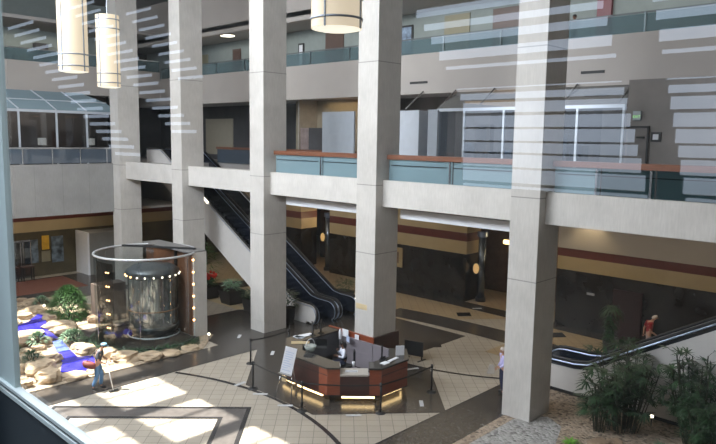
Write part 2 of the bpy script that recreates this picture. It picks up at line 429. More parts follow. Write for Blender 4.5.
def door3(y0, y1, m, z1=15.0):
    global nd; nd += 1
    d = MB().box(27.34, 27.398, y0, y1, 12.5, z1).build('door_%d' % nd, m); S(d)
    MB().box(27.30, 27.34, y0+.08, y0+.12, 13.4, 13.6).build('handle', CHROME, d)
nd = 0
door3(37.3, 38.2, BROWND); door3(27.5, 29.0, BROWND, 15.2); door3(18.9, 20.4, TAND, 15.2); door3(15.6, 17.6, BROWND, 15.2); door3(41.2, 42.6, TAND, 14.9); door3(7.4, 8.0, TAND)
door3(33.4, 34.8, mat('grey_door', (.22, .25, .23), .6), 15.3)
def framed(y0, y1, z0, z1, label, m):
    t = T('framed_picture', label, 'picture', (27.38, (y0+y1)/2, z0))
    MB().box(27.33, 27.39, y0, y1, z0, z1).build('frame', BLACKM, t)
    MB().box(27.31, 27.332, y0+.1, y1-.1, z0+.1, z1-.1).build('print', m, t)
framed(22.4, 23.6, 13.5, 15.0, 'large black framed blue picture on the top floor wall', mat('blue_print', (.22, .30, .42), .5, var=.8, vscale=3))
framed(24.9, 25.3, 13.3, 14.9, 'narrow black framed picture beside the desk column on the top floor', PAPER)
framed(30.9, 31.4, 13.4, 14.8, 'small dark framed picture on the top floor right of a column', PAPER)
tag(MB().box(27.2, 27.38, 11.9, 12.5, 12.5, 15.0).build('vending_machine', [mat('red_machine', (.16, .02, .03), .4)]), 'red vending machine against the top floor wall', 'vending machine')
# ceiling vent slots on the fascia
for y0, y1 in ((18.75, 19.75), (10.6, 11.5)):
    tag(MB().box(23.97, 24.02, y0, y1, 11.62, 11.72).build('fascia_vent', BLACKM), 'thin dark vent slot in the grey fascia '+('right of the desk column' if y0 > 15 else 'beside the right column'), 'vent')
# top floor lamps
for (x, y, lab) in ((25.6, 36.3, 'left'), (25.6, 25.2, 'right')):
    tag(MB().lathe((x, y, 15.5), [(.0, 0), (.45, 0), (.45, .04), (0, .04)], 16).build('ceiling_light', mat('soft_panel_light', (1, 1, .9), .5, emis=(1, .93, .75), estr=3)), 'round ceiling light on the top floor, '+lab+' of the two', 'ceiling light')

# ------------------------------------------------------------------ level two shops right of the columns
S(MB().box(27.9, 28.1, -8, 24.5, 7.42, 11.3).build('wall_back', INTM))
n_w = [1]
def shopfront(y0, y1, mull, label):
    n_w[0] += 1
    w = S(MB().box(22.6, 22.68, y0, y1, 10.28, 10.40).build('window_%d' % n_w[0], WFRAME))
    MB().box(22.6, 22.7, y0, y1, 8.25, 8.36).build('window_sill', WFRAME, w)
    MB().box(22.63, 22.65, y0, y1, 7.5, 10.3).build('pane', SHOPG, w)
    for m in mull: MB().box(22.6, 22.68, m-.04, m+.04, 7.45, 10.3).build('mullion', WFRAME, w)
    # sloping glass roof
    n_w[0] += 1
    r = S(MB().add([(22.6, y0, 10.42), (22.6, y1, 10.42), (24.0, y1, 11.15), (24.0, y0, 11.15)], [(0, 1, 2, 3)]).build('window_%d' % n_w[0], glass_mat('canopy_glass', (.6, .64, .66), .2, body=.3, bodycol=(.35, .36, .35))))
shopfront(11.3, 17.1, (15.75, 13.9, 12.5), 'a')
shopfront(9.2, 11.3, (9.24, 10.9), 'b')
# diagonal rods
for i, y in enumerate((18.95, 17.15, 15.2, 13.4, 11.6, 9.5)):
    r = MB().tube([(23.95, y, 11.25), (22.75, y+.0, 10.42)], .035, 6).build('canopy_rod', mat('grey_rod', (.2, .19, .18), .5, metal=.4), smooth=True)
    tag(r, 'slim grey diagonal rod bracing the glass canopy, '+['first', 'second', 'third', 'fourth', 'fifth', 'sixth'][i]+' from the left', 'rod', 'canopy rods')
# white panels / cabinets behind the railing
def panelbox(x0, x1, y0, y1, z1, m, label):
    t = T('display_partition', label, 'partition', ((x0+x1)/2, (y0+y1)/2, 7.42))
    MB().box(x0, x1, y0, y1, 7.5, z1).build('panel', m, t)
    MB().box(x0-.02, x1+.02, y0-.02, y1+.02, 7.42, 7.5).build('plinth', BLACKM, t)
panelbox(22.2, 22.9, 17.75, 18.9, 10.33, mat('white_partition', (.52, .56, .62), .6), 'tall white box partition right of the desk column on the balcony floor')
panelbox(22.5, 23.2, 17.0, 17.5, 10.36, GREYPANEL, 'slimmer grey white partition beside the shop window')
panelbox(23.4, 23.5, 22.75, 25.0, 10.42, GREYPANEL, 'broad pale grey partition left of the desk column on the balcony floor')
# warm interior left of the grey partition
S(MB().box(27.0, 27.1, 23.2, 31.2, 7.42, 11.3).build('wall_inner', WARMW))
S(MB().box(25.6, 27.0, 29.3, 29.4, 7.42, 11.3).build('wall_inner', mat('pale_stone_wall', (.34, .31, .27), .6, var=.1)))
tag(MB().box(24.9, 25.2, 26.3, 27.7, 7.42, 9.65).build('dark_kiosk', INTD), 'dark square kiosk in front of the warm lit hall on the balcony floor', 'kiosk')
tag(MB().box(25.0, 25.05, 27.75, 28.5, 7.42, 9.65).build('mirror_panel', mat('rosy_metal', (.5, .40, .38), .3, metal=.7, var=.2)), 'rosy metallic panel left of the dark kiosk', 'panel')
for y in (25.45, 25.2, 24.95):
    tag(MB().tube([(25.5, y, 7.42), (25.5, y, 10.3)], .06, 8).build('brass_post', mat('brass', (.4, .28, .12), .35, metal=.8)), 'slim brass post beside the grey partition on the balcony floor', 'post', 'brass posts beside the grey partition')
tag(MB().box(25.3, 26.0, 25.2, 26.6, 10.35, 10.45).build('hanging_sign', mat('amber_glow', (.5, .25, .08), .5, emis=(1, .55, .2), estr=.8)), 'amber glowing shelf above the brass posts', 'light')
# right wall with door, exit sign, square sign
S(MB().box(22.7, 22.85, -8, 9.15, 7.42, 11.2).build('wall_right', mat('taupe_wall', (.20, .18, .165), .6, var=.2, vscale=.7)))
nd += 1
d = S(MB().box(22.64, 22.7, 8.42, 9.05, 7.42, 9.62).build('door_%d' % nd, mat('taupe_door', (.15, .135, .125), .5)))
MB().box(22.60, 22.66, 8.36, 8.42, 7.42, 9.66).build('door_frame', BLACKM, d); MB().box(22.60, 22.66, 8.36, 9.10, 9.6, 9.66).build('door_frame', BLACKM, d)
MB().box(22.55, 22.64, 8.5, 8.75, 9.25, 9.31).build('door_closer', BLACKM, d)
t = T('exit_sign', 'small green lit exit sign above the door at right', 'sign', (22.62, 8.79, 9.95))
MB().box(22.6, 22.68, 8.66, 8.92, 9.85, 10.15).build('sign_body', GREYPANEL, t)
cu = bpy.data.curves.new('exit_text', 'FONT'); cu.body = 'EXIT'; cu.size = .12; cu.align_x = 'CENTER'; cu.extrude = .005
tmp = bpy.data.objects.new('exit_text_curve', cu); col.objects.link(tmp)
dg = bpy.context.evaluated_depsgraph_get(); me = bpy.data.meshes.new_from_object(tmp.evaluated_get(dg))
bpy.data.objects.remove(tmp); me.materials.clear(); me.materials.append(GREEND)
o = bpy.data.objects.new('exit_lettering', me); col.objects.link(o); o.parent = t
o.rotation_euler = (PI/2, 0, -PI/2); o.location = (-.03, 0, -.02)
t = T('wall_sign', 'square black framed white sign right of the door', 'sign', (22.66, 8.14, 9.3))
MB().box(22.64, 22.69, 7.98, 8.3, 9.14, 9.46).build('frame', BLACKM, t); MB().box(22.62, 22.645, 8.05, 8.23, 9.21, 9.39).build('face', PAPER, t)
# interior glimpses behind shop windows: shelving blocks
random.seed(3)
for k in range(9):
    y = 11.6+k*.62; h = random.uniform(1.2, 2.6)
    tag(MB().box(24.6, 25.2, y, y+.5, 7.42, 7.42+h).build('shop_shelf', [INTD, INTM, BLUEP][k % 3]), 'dim shelving unit behind the shop window right of the desk column', 'shelf', 'shelving behind the shop window')
tag(MB().box(24.3, 27.5, 14.2, 16.9, 10.7, 10.78).build('amber_ceiling_cove', mat('cove', (.5, .3, .15), .5, emis=(1, .6, .25), estr=.35)), 'amber lit cove above the shop window', 'light')
def downlight(x, y, z, label, m=COOLB, r=.12):
    t = T('downlight', label, 'ceiling light', (x, y, z))
    MB().lathe((x, y, z), [(r, 0), (r*1.2, 0), (r*1.2, .1), (r, .1)], 14).build('trim_ring', CHROME, t)
    MB().disc((x, y, z+.01), r, 14, False).build('lens', m, t)

# level two dark hall behind the escalator opening
S(MB().box(28.5, 28.7, 31.0, 50, 7.42, 11.3).build('wall_back', INTD))
n_w[0] += 1
S(MB().box(28.42, 28.5, 39.8, 43.2, 7.8, 10.4).build('window_%d' % n_w[0], mat('dim_beige_glow', (.26, .24, .19), .6, emis=(.8, .72, .55), estr=.05)))

# ------------------------------------------------------------------ level one rear walls
def band_wall(mbs, x0, x1, y0, y1, top=6.9):
    b = (2.86, 3.52) if x0 == 30.3 else (2.72, 3.45)
    mbs[0].box(x0, x1, y0, y1, 0, b[0]); mbs[1].box(x0, x1, y0, y1, b[0], b[1]); mbs[2].box(x0, x1, y0, y1, b[1], 3.92); mbs[1].box(x0, x1, y0, y1, 3.92, top)
def walls(name, rects):
    mbs = [MB(), MB(), MB()]
    for r in rects: band_wall(mbs, *r)
    for mb, m in zip(mbs, (WALLD, CREAM, RED)): S(mb.build(name, m))
walls('wall_back', [(30.8, 32.2, 20.97, 29.9), (30.8, 31.0, 29.9, 32.1), (30.7, 32.2, 34.9, 50)])
walls('wall_right', [(30.3, 30.6, -8, 15.2)])
S(MB().box(34.5, 34.7, 14, 37, 0, 6).build('wall_recess', mat('recess_brown', (.10, .06, .035), .5, var=.3)))
S(MB().box(31, 36, 15.1, 15.2, 0, 6).build('wall_recess', WALLD))
S(MB().box(24, 45, 49.9, 50.1, 0, 18).build('wall_left', INTD))
# upper wall bit right: greyer above the band
S(MB().box(30.26, 30.3, -8, 15.2, 3.93, 6.9).build('wall_right', PLASTER))
BRASSR = mat('brass_rod', (.4, .28, .12), .35, metal=.8)
# recess details
def recess(y, x, label):
    t = T('chrome_pillar', label, 'pillar', (x, y, 0))
    MB().tube([(x, y, 0), (x, y, 3.9)], .22, 16).build('shaft', mat('dark_chrome', (.16, .19, .24), .25, metal=.8), t, True)
    MB().lathe((x, y, 0), [(.3, 0), (.3, .2), (.22, .25)], 16).build('base', BLACK, t)
    MB().lathe((x, y, 3.7), [(.22, 0), (.3, .05), (.3, .3), (0, .3)], 16).build('capital', STEELB, t)
recess(20.45, 31.6, 'dark chrome pillar at the mouth of the right lift lobby')
recess(32.75, 31.3, 'dark chrome pillar at the mouth of the left lift lobby')
def elev(x, y0, y1, label):
    t = T('lift_door', label, 'lift door', (x, (y0+y1)/2, 0))
    MB().box(x-.05, x-.01, y0, y1, 0, 2.4).build('surround', mat('bronze', (.16, .10, .05), .35, metal=.7), t)
    MB().box(x-.06, x-.04, y0+.12, (y0+y1)/2-.01, 0, 2.25).build('door_leaf', mat('bronze_leaf', (.10, .065, .04), .3, metal=.7), t)
    MB().box(x-.06, x-.04, (y0+y1)/2+.01, y1-.12, 0, 2.25).build('door_leaf', MATS['bronze_leaf'], t)
elev(34.5, 17.6, 19.2, 'bronze lift doors in the right lobby'); elev(34.5, 33.2, 34.6, 'bronze lift doors in the left lobby')
def sconce(x, y, z, label):
    t = T('wall_sconce', label, 'wall lamp', (x, y, z))
    MB().ball((x, y, z), (.09, .2, .3), 12, 8).build('shade', GOLD, t, True)
    MB().box(x, x+.1, y-.08, y+.08, z-.1, z+.1).build('bracket', BLACK, t)
sconce(31.3, 20.62, 1.9, 'oval gold sconce on the chrome pillar of the right lobby')
sconce(34.3, 19.35, 1.9, 'oval gold sconce deep in the right lobby'); sconce(31.1, 33.1, 2.3, 'oval gold sconce in the left lobby')
t = T('hanging_tube_light', 'bright warm tube light hanging in the right lift lobby', 'ceiling light', (33, 18.5, 3.35))
MB().tube([(33.0, 19.9, 3.35), (33.0, 17.2, 3.35)], .13, 10).build('tube', WARM, t, True)
for y in (19.5, 17.6): MB().tube([(33.0, y, 3.4), (33.0, y, 6.9)], .02, 6).build('suspension_rod', BRASSR, t)
tag(MB().tube([(33.2, 34.3, 3.8), (31.75, 33.3, 3.4)], .07, 8).build('curved_light', WARM, smooth=True), 'small warm light bar in the left lift lobby', 'ceiling light')
# picture on dark wall next to the desk column
t = T('framed_picture', 'cream mounted picture on the dark wall beside the desk column', 'picture', (30.75, 26.2, 1.6))
MB().box(30.72, 30.8, 25.6, 26.9, 1.3, 2.5).build('frame', CREAM, t); MB().box(30.70, 30.725, 25.85, 26.6, 1.55, 2.25).build('print', ROCKD, t)
# sparse marks on the right dark wall
nd += 1
S(MB().box(30.22, 30.3, 10.95, 12.3, .0, 2.3).build('door_%d' % nd, mat('dark_red_door', (.035, .014, .012), .35)))
t = T('wall_plaque', 'small pale plaque on the dark wall left of the potted palm', 'plaque', (30.27, 13.4, 1.9)); MB().box(30.25, 30.3, 13.2, 13.6, 1.8, 1.92).build('plate', CHROME, t)

# ------------------------------------------------------------------ left building
S(MB().box(6, 19.6, 38.5, 38.9, 4.47, 7.40).build('wall_left', CONCW))
S(MB().box(6, 24, 38.9, 50, 4.47, 4.6).build('ceiling', CEIL)); S(MB().box(6, 24, 38.9, 50, 7.2, 7.35).build('floor', INTD))
t = T('balcony_railing', 'pale rail with dark blue glass on the left wing balcony', 'railing', (13, 38.6, 7.4))
MB().box(6, 18.7, 38.57, 38.63, 8.26, 8.36).build('handrail', CHROME, t)
MB().box(6, 18.7, 38.59, 38.61, 7.45, 8.26).build('glass_panel', BLUEG, t)
for x in (8.2, 10, 11.9, 13.6, 15.2, 16.8, 18.4): MB().box(x-.03, x+.03, 38.56, 38.6, 7.4, 8.3).build('post', CHROME, t)
def glazed_bay(x0, x1, y):
    n_w[0] += 1
    w = S(MB().box(x0, x1, y, y+.1, 10.35, 10.5).build('window_%d' % n_w[0], WFRAME))
    MB().box(x0, x1, y+.04, y+.06, 7.35, 10.35).build('pane', DARKG, w)
    for x in (14.0, 16.1, 17.9, 19.8): MB().box(x-.05, x+.05, y-.02, y+.08, 7.35, 10.4).build('mullion', WFRAME, w)
    n_w[0] += 1
    r = S(MB().add([(x0, y, 10.5), (x1, y, 10.5), (x1-.6, y+.55, 11.05), (x0, y+.55, 11.05), (x0, y+1.6, 11.65), (x1-1.6, y+1.6, 11.65)], [(0, 1, 2, 3), (3, 2, 5, 4)]).build('window_%d' % n_w[0], ROOFG))
    for x in (14.0, 16.1, 17.9): MB().bar((x, y, 10.52), (x-.4, y+.55, 11.07), .07, .05).build('glazing_bar', WFRAME, r); MB().bar((x-.4, y+.55, 11.07), (x-.8, y+1.6, 11.67), .07, .05).build('glazing_bar', WFRAME, r)
    MB().bar((x0, y+.55, 11.08), (x1-.6, y+.55, 11.08), .07, .05).build('glazing_bar', WFRAME, r)
glazed_bay(6, 20.0, 40)
S(MB().box(6, 21, 44, 44.2, 7.35, 11.6).build('wall_left', INTM))
for x, lab in ((15.6, 'left'), (18.55, 'right')):
    t = T('table_lamp', 'white shaded table lamp behind the left wing glass, '+lab+' of two', 'lamp', (x, 41, 7.35))
    MB().lathe((x, 41, 8.45), [(.24, 0), (.24, .42), (0, .42)], 14).build('lamp_shade', mat('lit_shade', (.8, .8, .75), .5, emis=(1, .95, .85), estr=.5), t)
    MB().tube([(x, 41, 7.35), (x, 41, 8.5)], .05, 8).build('stem', CHROME, t)
for i, (x, w) in enumerate(((15.0, .9), (17.0, 1.1), (18.9, .8))):
    tag(MB().box(x, x+w, 42.6, 43.1, 7.35, 9.6-.3*i).build('hall_cabinet', [INTM, BROWND, INTD][i]), ['wide brown cabinet', 'dark wood cabinet', 'low dark cabinet'][i]+' inside the left wing hall', 'cabinet')
# level three of left wing
S(MB().box(6, 24, 42.0, 42.3, 11.6, 13.4).build('wall_left', PLASTER))
t = T('balcony_railing', 'smoky glass railing on the upper left wing', 'railing', (15, 42.1, 13.4))
MB().box(6, 24, 42.1, 42.12, 13.4, 14.1).build('glass_panel', TEALG3, t); MB().box(6, 24, 42.08, 42.14, 14.1, 14.16).build('handrail', CHROME, t)
S(MB().box(6, 24, 46, 46.2, 13, 18).build('wall_left', GREENW)); S(MB().box(6, 24, 42, 50, 15.8, 16).build('ceiling', CEIL)); S(MB().box(6, 24, 42.3, 46, 13.0, 13.1).build('floor', INTD))
random.seed(9)
for i in range(6):
    x = 13.2+1.3*i
    tag(MB().box(x, x+.8, 45.3, 45.8, 13.1, 13.9+random.random()*1.2).build('office_cabinet', [INTD, BROWND, TAND][i % 3]), 'office cabinet behind the upper left railing', 'cabinet', 'office cabinets on the upper left wing')
# ground floor of left wing
mbs = [MB(), MB(), MB()]
for y0 in (43.8,):
    mbs[1].box(6, 30, y0, y0+.2, 2.9, 3.6); mbs[2].box(6, 30, y0-.02, y0+.2, 3.6, 4.3); mbs[0].box(6, 30, y0, y0+.2, 0, 2.9)
S(mbs[0].build('wall_left', mat('left_shop_dark', (.10, .085, .05), .5, var=.4, vscale=.8))); S(mbs[1].build('wall_left', CREAM)); S(mbs[2].build('wall_left', RED))
S(MB().box(18.6, 21.2, 41.9, 43.7, 0, 2.75).build('wall_kiosk', mat('pale_panel_wall', (.26, .26, .25), .6, var=.05)))
trim(MB().box(18.5, 18.62, 41.88, 43.7, 0, 2.8), WHITE)
tag(MB().box(20.3, 20.75, 41.86, 41.9, 1.1, 1.9).build('notice_board', BLACKM), 'small dark notice board on the pale panel wall', 'notice board')
n_w[0] += 1
w = S(MB().box(13.0, 15.6, 43.6, 43.7, 2.35, 2.45).build('window_%d' % n_w[0], CHROME)); MB().box(13.0, 15.6, 43.64, 43.66, 0, 2.4).build('pane', SHOPG, w)
for x in (14.35, 15.0, 15.15, 15.6): MB().box(x-.03, x+.03, 43.6, 43.7, 0, 2.4).build('mullion', CHROME, w)
for i, (x0, x1, z0, z1, m, lab) in enumerate(((16.35, 16.8, 1.7, 2.6, YEL, 'yellow poster on the shop wall at left'), (16.95, 17.7, .8, 2.5, BLUEP, 'blue grey poster between the yellow poster and white panel'), (15.3, 16.1, .9, 2.4, BLUEP, 'blue grey poster behind the shop glass at far left'), (16.3, 16.85, .9, 1.6, TAND, 'tan notice beneath the yellow poster'))):
    tag(MB().box(x0, x1, 43.73, 43.78, z0, z1).build('poster', m), lab, 'poster')
for i, (x, y) in enumerate(((14.2, 43.0), (15.1, 42.9))):
    t = T('shop_table', ['dark', 'slim dark'][i]+' display table in front of the left shop glass', 'table', (x, y, 0))
    MB().box(x-.35, x+.35, y-.25, y+.25, .85, .92).build('tabletop', BROWND, t)
    for a in (-.3, .3):
        for b in (-.2, .2): MB().box(x+a-.03, x+a+.03, y+b-.03, y+b+.03, 0, .85).build('leg', BLACKM, t)
# wall behind / between columns 0 and 1 on level one
walls('wall_back', [(26, 26.3, 40, 49)]); S(MB().box(25.95, 26, 40, 49, 3.92, 6.9).build('wall_back', PLASTER))
downlight(22.6, 38.5, 6.0, 'small bright spotlight between the two left columns', COOLB)

# ------------------------------------------------------------------ enclosing shell (out of frame) and unseen roof, its openings shaped to throw the sun patches
S(MB().box(1.0, 42, -8.2, -8, 0, 19.5).build('wall_south', PLASTER)); S(MB().box(42, 42.2, -8, 50, 0, 19.5).build('wall_east', INTD))
S(MB().box(1.0, 24, 50, 50.2, 0, 19.5).build('wall_north', PLASTER))
ys = [(y0, y0+2.45) for y0 in (13.78, 16.9, 20.05, 23.2, 26.35, 29.5, 32.65, 35.8)]
d = Vector((.29, -.32, -.95)); ZR = 18.6; 
ox, oy = d.x/(-d.z)*ZR, d.y/(-d.z)*ZR          # floor hit = roof point + (ox, oy)
holes = []
for (ya, yb) in ys:
    th = .10; mid = ya+1.42
    for (xa, xb, ymin) in ((6.7, 9.05, 0), (9.88, 12.22, 0), (12.95, 14.6, 27)):
        if ya < ymin: continue
        for (p, q) in ((ya, mid-th/2), (mid+th/2, yb)):
            holes.append((xa-ox, xb-ox, p-oy, q-oy))
def slab_holes(mb, hs, a0, a1, b0, b1, f):
    """cover rectangle a x b with boxes leaving the holes open; f(a0,a1,b0,b1) adds a box"""
    bs = sorted({b0, b1} | {v for h in hs for v in (h[2], h[3]) if b0 < v < b1})
    for p, q in zip(bs[:-1], bs[1:]):
        m = (p+q)/2; act = sorted((h[0], h[1]) for h in hs if h[2] < m < h[3]); cur = a0
        for (x0, x1) in act:
            if x0 > cur: f(cur, x0, p, q)
            cur = max(cur, x1)
        if cur < a1: f(cur, a1, p, q)
mb = MB(); slab_holes(mb, holes, -8, 42, -8, 50, lambda a, b, c, e: mb.box(a, b, c, e, ZR, ZR+.15))
S(mb.build('ceiling', PLASTER))
S(MB().box(-8, 1.02, 4.2, 50, 18.0, 18.6).build('ceiling', PLASTER)) if 0 else None
# sunlit side closed above the observation window
S(MB().box(.9, 1.02, -8, 50, 12.6, 18.6).build('wall_camera', PLASTER))
S(MB().box(.9, 1.02, 3.19, 50, 0, 12.6).build('wall_camera', NAVY))
S(MB().box(.98, 1.02, -8, 3.19, 0, 7.86).build('wall_camera', NAVY))

ROOMG = mat('room_grey', (.20, .22, .23), .8)
# observation window the photograph is taken through
n_w[0] += 1
w = S(MB().box(.976, 1.0, 2.985, 3.19, 8.0, 12.6).build('window_1', TEAL))
MB().box(.962, 1.0, -8, 3.19, 7.985, 8.0).build('window_sill', TEALL, w)
MB().box(.97, 1.0, -8, 3.19, 7.972, 7.985).build('dark_gap', BLACKM, w)  # black strip stands in for the dark gap between the bars
MB().box(.96, 1.0, -8, 3.19, 7.953, 7.972).build('lower_rail', TEALL, w)
MB().box(.965, 1.0, -8, 3.19, 7.0, 7.953).build('spandrel', NAVY, w)
MB().add([(.99, -8, 8.0), (.99, 2.985, 8.0), (.99, 2.985, 12.6), (.99, -8, 12.6)], [(0, 1, 2, 3)]).build('pane', PANE, w)
# room behind the camera; its rear wall has daylight slots between louvres, mirrored in the pane
RW = [(11.134,11.277,4.11,7.33),(11.134,11.277,-1.00,3.46),(10.904,11.019,4.04,7.16),(10.904,11.019,-1.00,3.41),(10.673,10.803,3.97,7.00),(10.673,10.803,-1.00,3.35),(10.398,10.558,3.89,6.82),(10.398,10.558,-1.00,3.29),(10.238,10.296,3.82,6.68),(10.238,10.296,-1.00,3.24),(9.909,9.931,3.72,6.45),(9.909,9.931,-1.00,3.16),(9.740,9.843,3.68,6.37),(9.740,9.843,-1.00,3.13),(9.534,9.696,3.63,6.31),(9.534,9.696,-1.00,3.09),(9.312,9.489,3.57,6.30),(9.312,9.489,-1.00,3.04),(9.104,9.282,3.50,6.29),(9.104,9.282,-1.00,3.00),(8.925,9.074,3.45,6.29),(8.925,9.074,-1.00,2.95),(8.701,8.895,3.39,6.28),(8.701,8.895,-1.00,2.91),(8.461,8.671,3.32,6.27),(8.461,8.671,-1.00,2.86),(8.370,8.415,3.28,6.26),(8.370,8.415,-1.00,2.82),
(12.813,12.937,23.90,26.42),(12.503,12.624,23.39,25.83),(12.202,12.321,22.90,25.27),(11.909,12.025,22.42,24.72),(11.624,11.739,21.95,24.18),(11.347,11.459,21.49,23.66),(11.077,11.188,21.05,23.16),(10.815,10.923,20.62,22.66),(10.559,10.666,20.19,22.19),(10.310,10.415,19.78,21.72),(10.067,10.171,19.38,21.27),(9.831,9.932,18.99,20.83),(9.600,9.700,18.61,20.40),(9.375,9.473,18.23,19.98),(9.155,9.252,17.87,19.57),(8.941,9.036,17.51,19.17),(8.732,8.825,17.17,18.78),(8.527,8.620,16.83,18.40),
(12.894,12.997,19.30,21.14),(12.618,12.719,18.91,20.70),(12.349,12.449,18.53,20.28),(12.087,12.185,18.16,19.86),(11.831,11.927,17.80,19.46),(11.580,11.675,17.45,19.07),(11.336,11.430,17.10,18.68),(11.098,11.190,16.77,18.30),(10.865,10.955,16.44,17.94),(10.637,10.726,16.11,17.58),(10.414,10.502,15.80,17.23),(10.196,10.283,15.49,16.89),(9.983,10.069,15.19,16.55),(9.775,9.859,14.89,16.23),(9.571,9.654,14.60,15.91),(9.371,9.453,14.32,15.59),(9.176,9.257,14.04,15.29),
(12.325,12.414,16.07,17.51),(12.076,12.163,15.75,17.16),(11.832,11.919,15.44,16.82),(11.594,11.679,15.14,16.48),(11.361,11.445,14.85,16.16),(11.133,11.216,14.56,15.84),(10.910,10.992,14.27,15.53),(10.691,10.772,14.00,15.22),(10.477,10.557,13.73,14.92)]
hs = [(r[2], r[3], r[0], r[1]) for r in RW]
mb = MB(); slab_holes(mb, hs, -8, 42, 5, 15, lambda a, b, c, e: mb.box(-7.05, -7, a, b, c, e))
n_w[0] += 1
S(mb.build('window_%d' % n_w[0], ROOMG))
S(MB().box(-7, .9, -8.1, -8, 5, 15).build('wall_camera_room', ROOMG)); S(MB().box(-7, .9, 42, 42.1, 5, 15).build('wall_camera_room', ROOMG))
S(MB().box(-7, .9, -8, 42, 14.9, 15).build('ceiling', ROOMG)); S(MB().box(-7, .9, -8, 42, 4.9, 5).build('floor', ROOMG))
# ------------------------------------------------------------------ escalators
def escalator(name_label, x0, yb, s, T1, solid, xs, t0=1.55, rise=0):
    t = T('escalator', name_label, 'escalator', (x0, yb, 0))
    Y = lambda a: yb+s*a
    sl = .577
    def top(a): return .98+max(0, a-t0)*sl
    def prof(inset=0, zoff=0):
        pts = [(a*.01, 0) for a in ()]
        R = .46
        arcp = [(R+.02-(R-inset)*math.sin(u), .50-(R-inset)*math.cos(u)+.0) for u in [PI*(.12+.88*i/8) for i in range(9)]]
        lo0 = 3.4
        pts = [(x, z+zoff) for x, z in arcp]+[(t0-.25, .98-inset), (t0+.25, 1.06-inset)]
        if T1 > 13: pts += [(14.0, top(13.9)-inset), (14.4, top(14.2)-inset), (T1, top(14.2)-inset)]
        else: pts += [(T1, top(T1)-inset)]
        return pts
    def low(zz):
        if solid: return [(T1, zz), (.55, zz)]
        q = [(T1, max(0, (min(T1, 14.4)-3.4)*sl))]
        if T1 > 13: q += [(14.4, (14.4-3.4)*sl)]
        return q+[(3.4, zz), (.75, zz), (.7, zz+.12), (.55, zz+.12)]
    SK = mat('escalator_cream_skirt', (.60, .58, .56), .45, var=.03)
    INN = mat('escalator_inner_panel', (.010, .013, .022), .15, spec=.6)
    poly = lambda ins: [(Y(a), z) for a, z in prof(ins)+low(.0)]
    for i, x in enumerate(xs):
        if i == 0:
            MB().prismx(poly(0), x, x+.1).build('outer_skirt', SK, t)
            MB().prismx(poly(.02-rise), x+.1, x+.2).build('inner_panel', INN, t)
        else:
            MB().prismx(poly(.02-rise), x, x+.2).build('inner_panel', INN, t)
        hp = prof(-.03-rise)
        # handrail: black belt on top of the balustrade with steel decks either side
        MB().tube([(x+.1, Y(a), z+.02) for a, z in hp], .055, 8).build('handrail', BLACK, t, True)
        for dx in (-.015, .215):
            MB().tube([(x+dx, Y(a), z-.06) for a, z in hp], (.022 if not rise else .032), 6).build('deck_trim', STEELB, t, True)
    # baseboard
    if solid: MB().box(x0-.02, x0, min(Y(.4), Y(T1)), max(Y(.4), Y(T1)), 0, .14).build('kick_board', BLACKM, t)
    pairs = [(xs[0]+.2, xs[1])]+([(xs[2]+.2, xs[3])] if len(xs) > 3 else [])
    for (a, b) in pairs:
        mb = MB(); n = int((min(T1, 13.8)-1.9)/.35)
        for k in range(n):
            a0 = 1.6+.35*k
            p = sorted((Y(a0), Y(a0+.35)))
            mb.box(a+.05, b-.05, p[0], p[1], max(0, .2*k-.4), .2*k+.05)
        mb.build('steps', mat('step_metal', (.035, .036, .04), .35, metal=.6), t)
        p = sorted((Y(-.3), Y(1.6)))
        MB().box(a, b, p[0], p[1], 0, .03).build('landing_plate', CHROME, t)
        MB().bar((a+.03, Y(1.7), .3), (a+.03, Y(min(T1, 13.8)), .3+(min(T1, 13.8)-1.7)*sl), .05, .25).build('skirt_strip', STEELB, t)
    # soffit between balustrades
    q = [(Y(a), z) for a, z in ([(3.4, .02), (min(T1, 14.4), (min(T1, 14.4)-3.4)*sl), (min(T1, 14.4), (min(T1, 14.4)-3.4)*sl+.4), (3.2, .35)])]
    if not solid: MB().prismx(q, xs[0]+.1, xs[-1]+.1).build('soffit', SK, t)
    return t
e1 = escalator('escalator pair with cream side rising left behind the columns', 21.3, 23.1, 1, 16.0, False, (21.3, 22.6, 22.9, 24.2))
e2 = escalator('escalator with pale side and black handrails at the lower right', 22.0, 11.75, -1, 11.6, True, (22.0, 23.4), 1.8, .24)
for x, y, z, L in ((22.85, 23.3, .9, 'bright round lamp glowing at the foot of the left escalator'),):
    tag(MB().ball((x+1.4, y-.1, z), .09).build('escalator_lamp', COOLB, smooth=True), L, 'lamp')
tag(MB().bar((21.25, 32.9, 5.75), (21.25, 32.2, 5.35), .05, .12).build('side_lamp', COOLB), 'short bright lamp on the cream side of the left escalator', 'lamp')

# ------------------------------------------------------------------ reception desk
P = [(17.85, 14.5), (16.45, 14.5), (15.15, 15.85), (15.15, 18.1), (16.3, 19.35), (18.7, 19.4)]
desk = T('reception_desk', 'polygonal cherry wood reception desk wrapped around a column', 'reception desk', (17, 17, 0))
def inset(poly, d):
    c = Vector((17.4, 17.2)); out = []
    for p in poly:
        v = Vector(p)-c; out.append(tuple(c+v*(1-d/v.length)))
    return out
full = [(18.7, 15.3)]+P
def wallrun(p, q, z0, z1, th, m, name, off=0):
    p, q = Vector(p), Vector(q); dd = (q-p).normalized(); n = Vector((dd.y, -dd.x))
    if n.dot(p-Vector((17.4, 17.2))) < 0: n = -n
    a, b = p+n*off, q+n*off
    return MB().prism([tuple(a), tuple(b), tuple(b-n*th), tuple(a-n*th)], z0, z1).build(name, m, desk)
base = inset(full, .35)
for p, q in zip(base[:-1], base[1:]): wallrun(p, q, 0.0, .32, .05, mat('kick_board_dark', (.05, .035, .025), .3), 'kick_board')
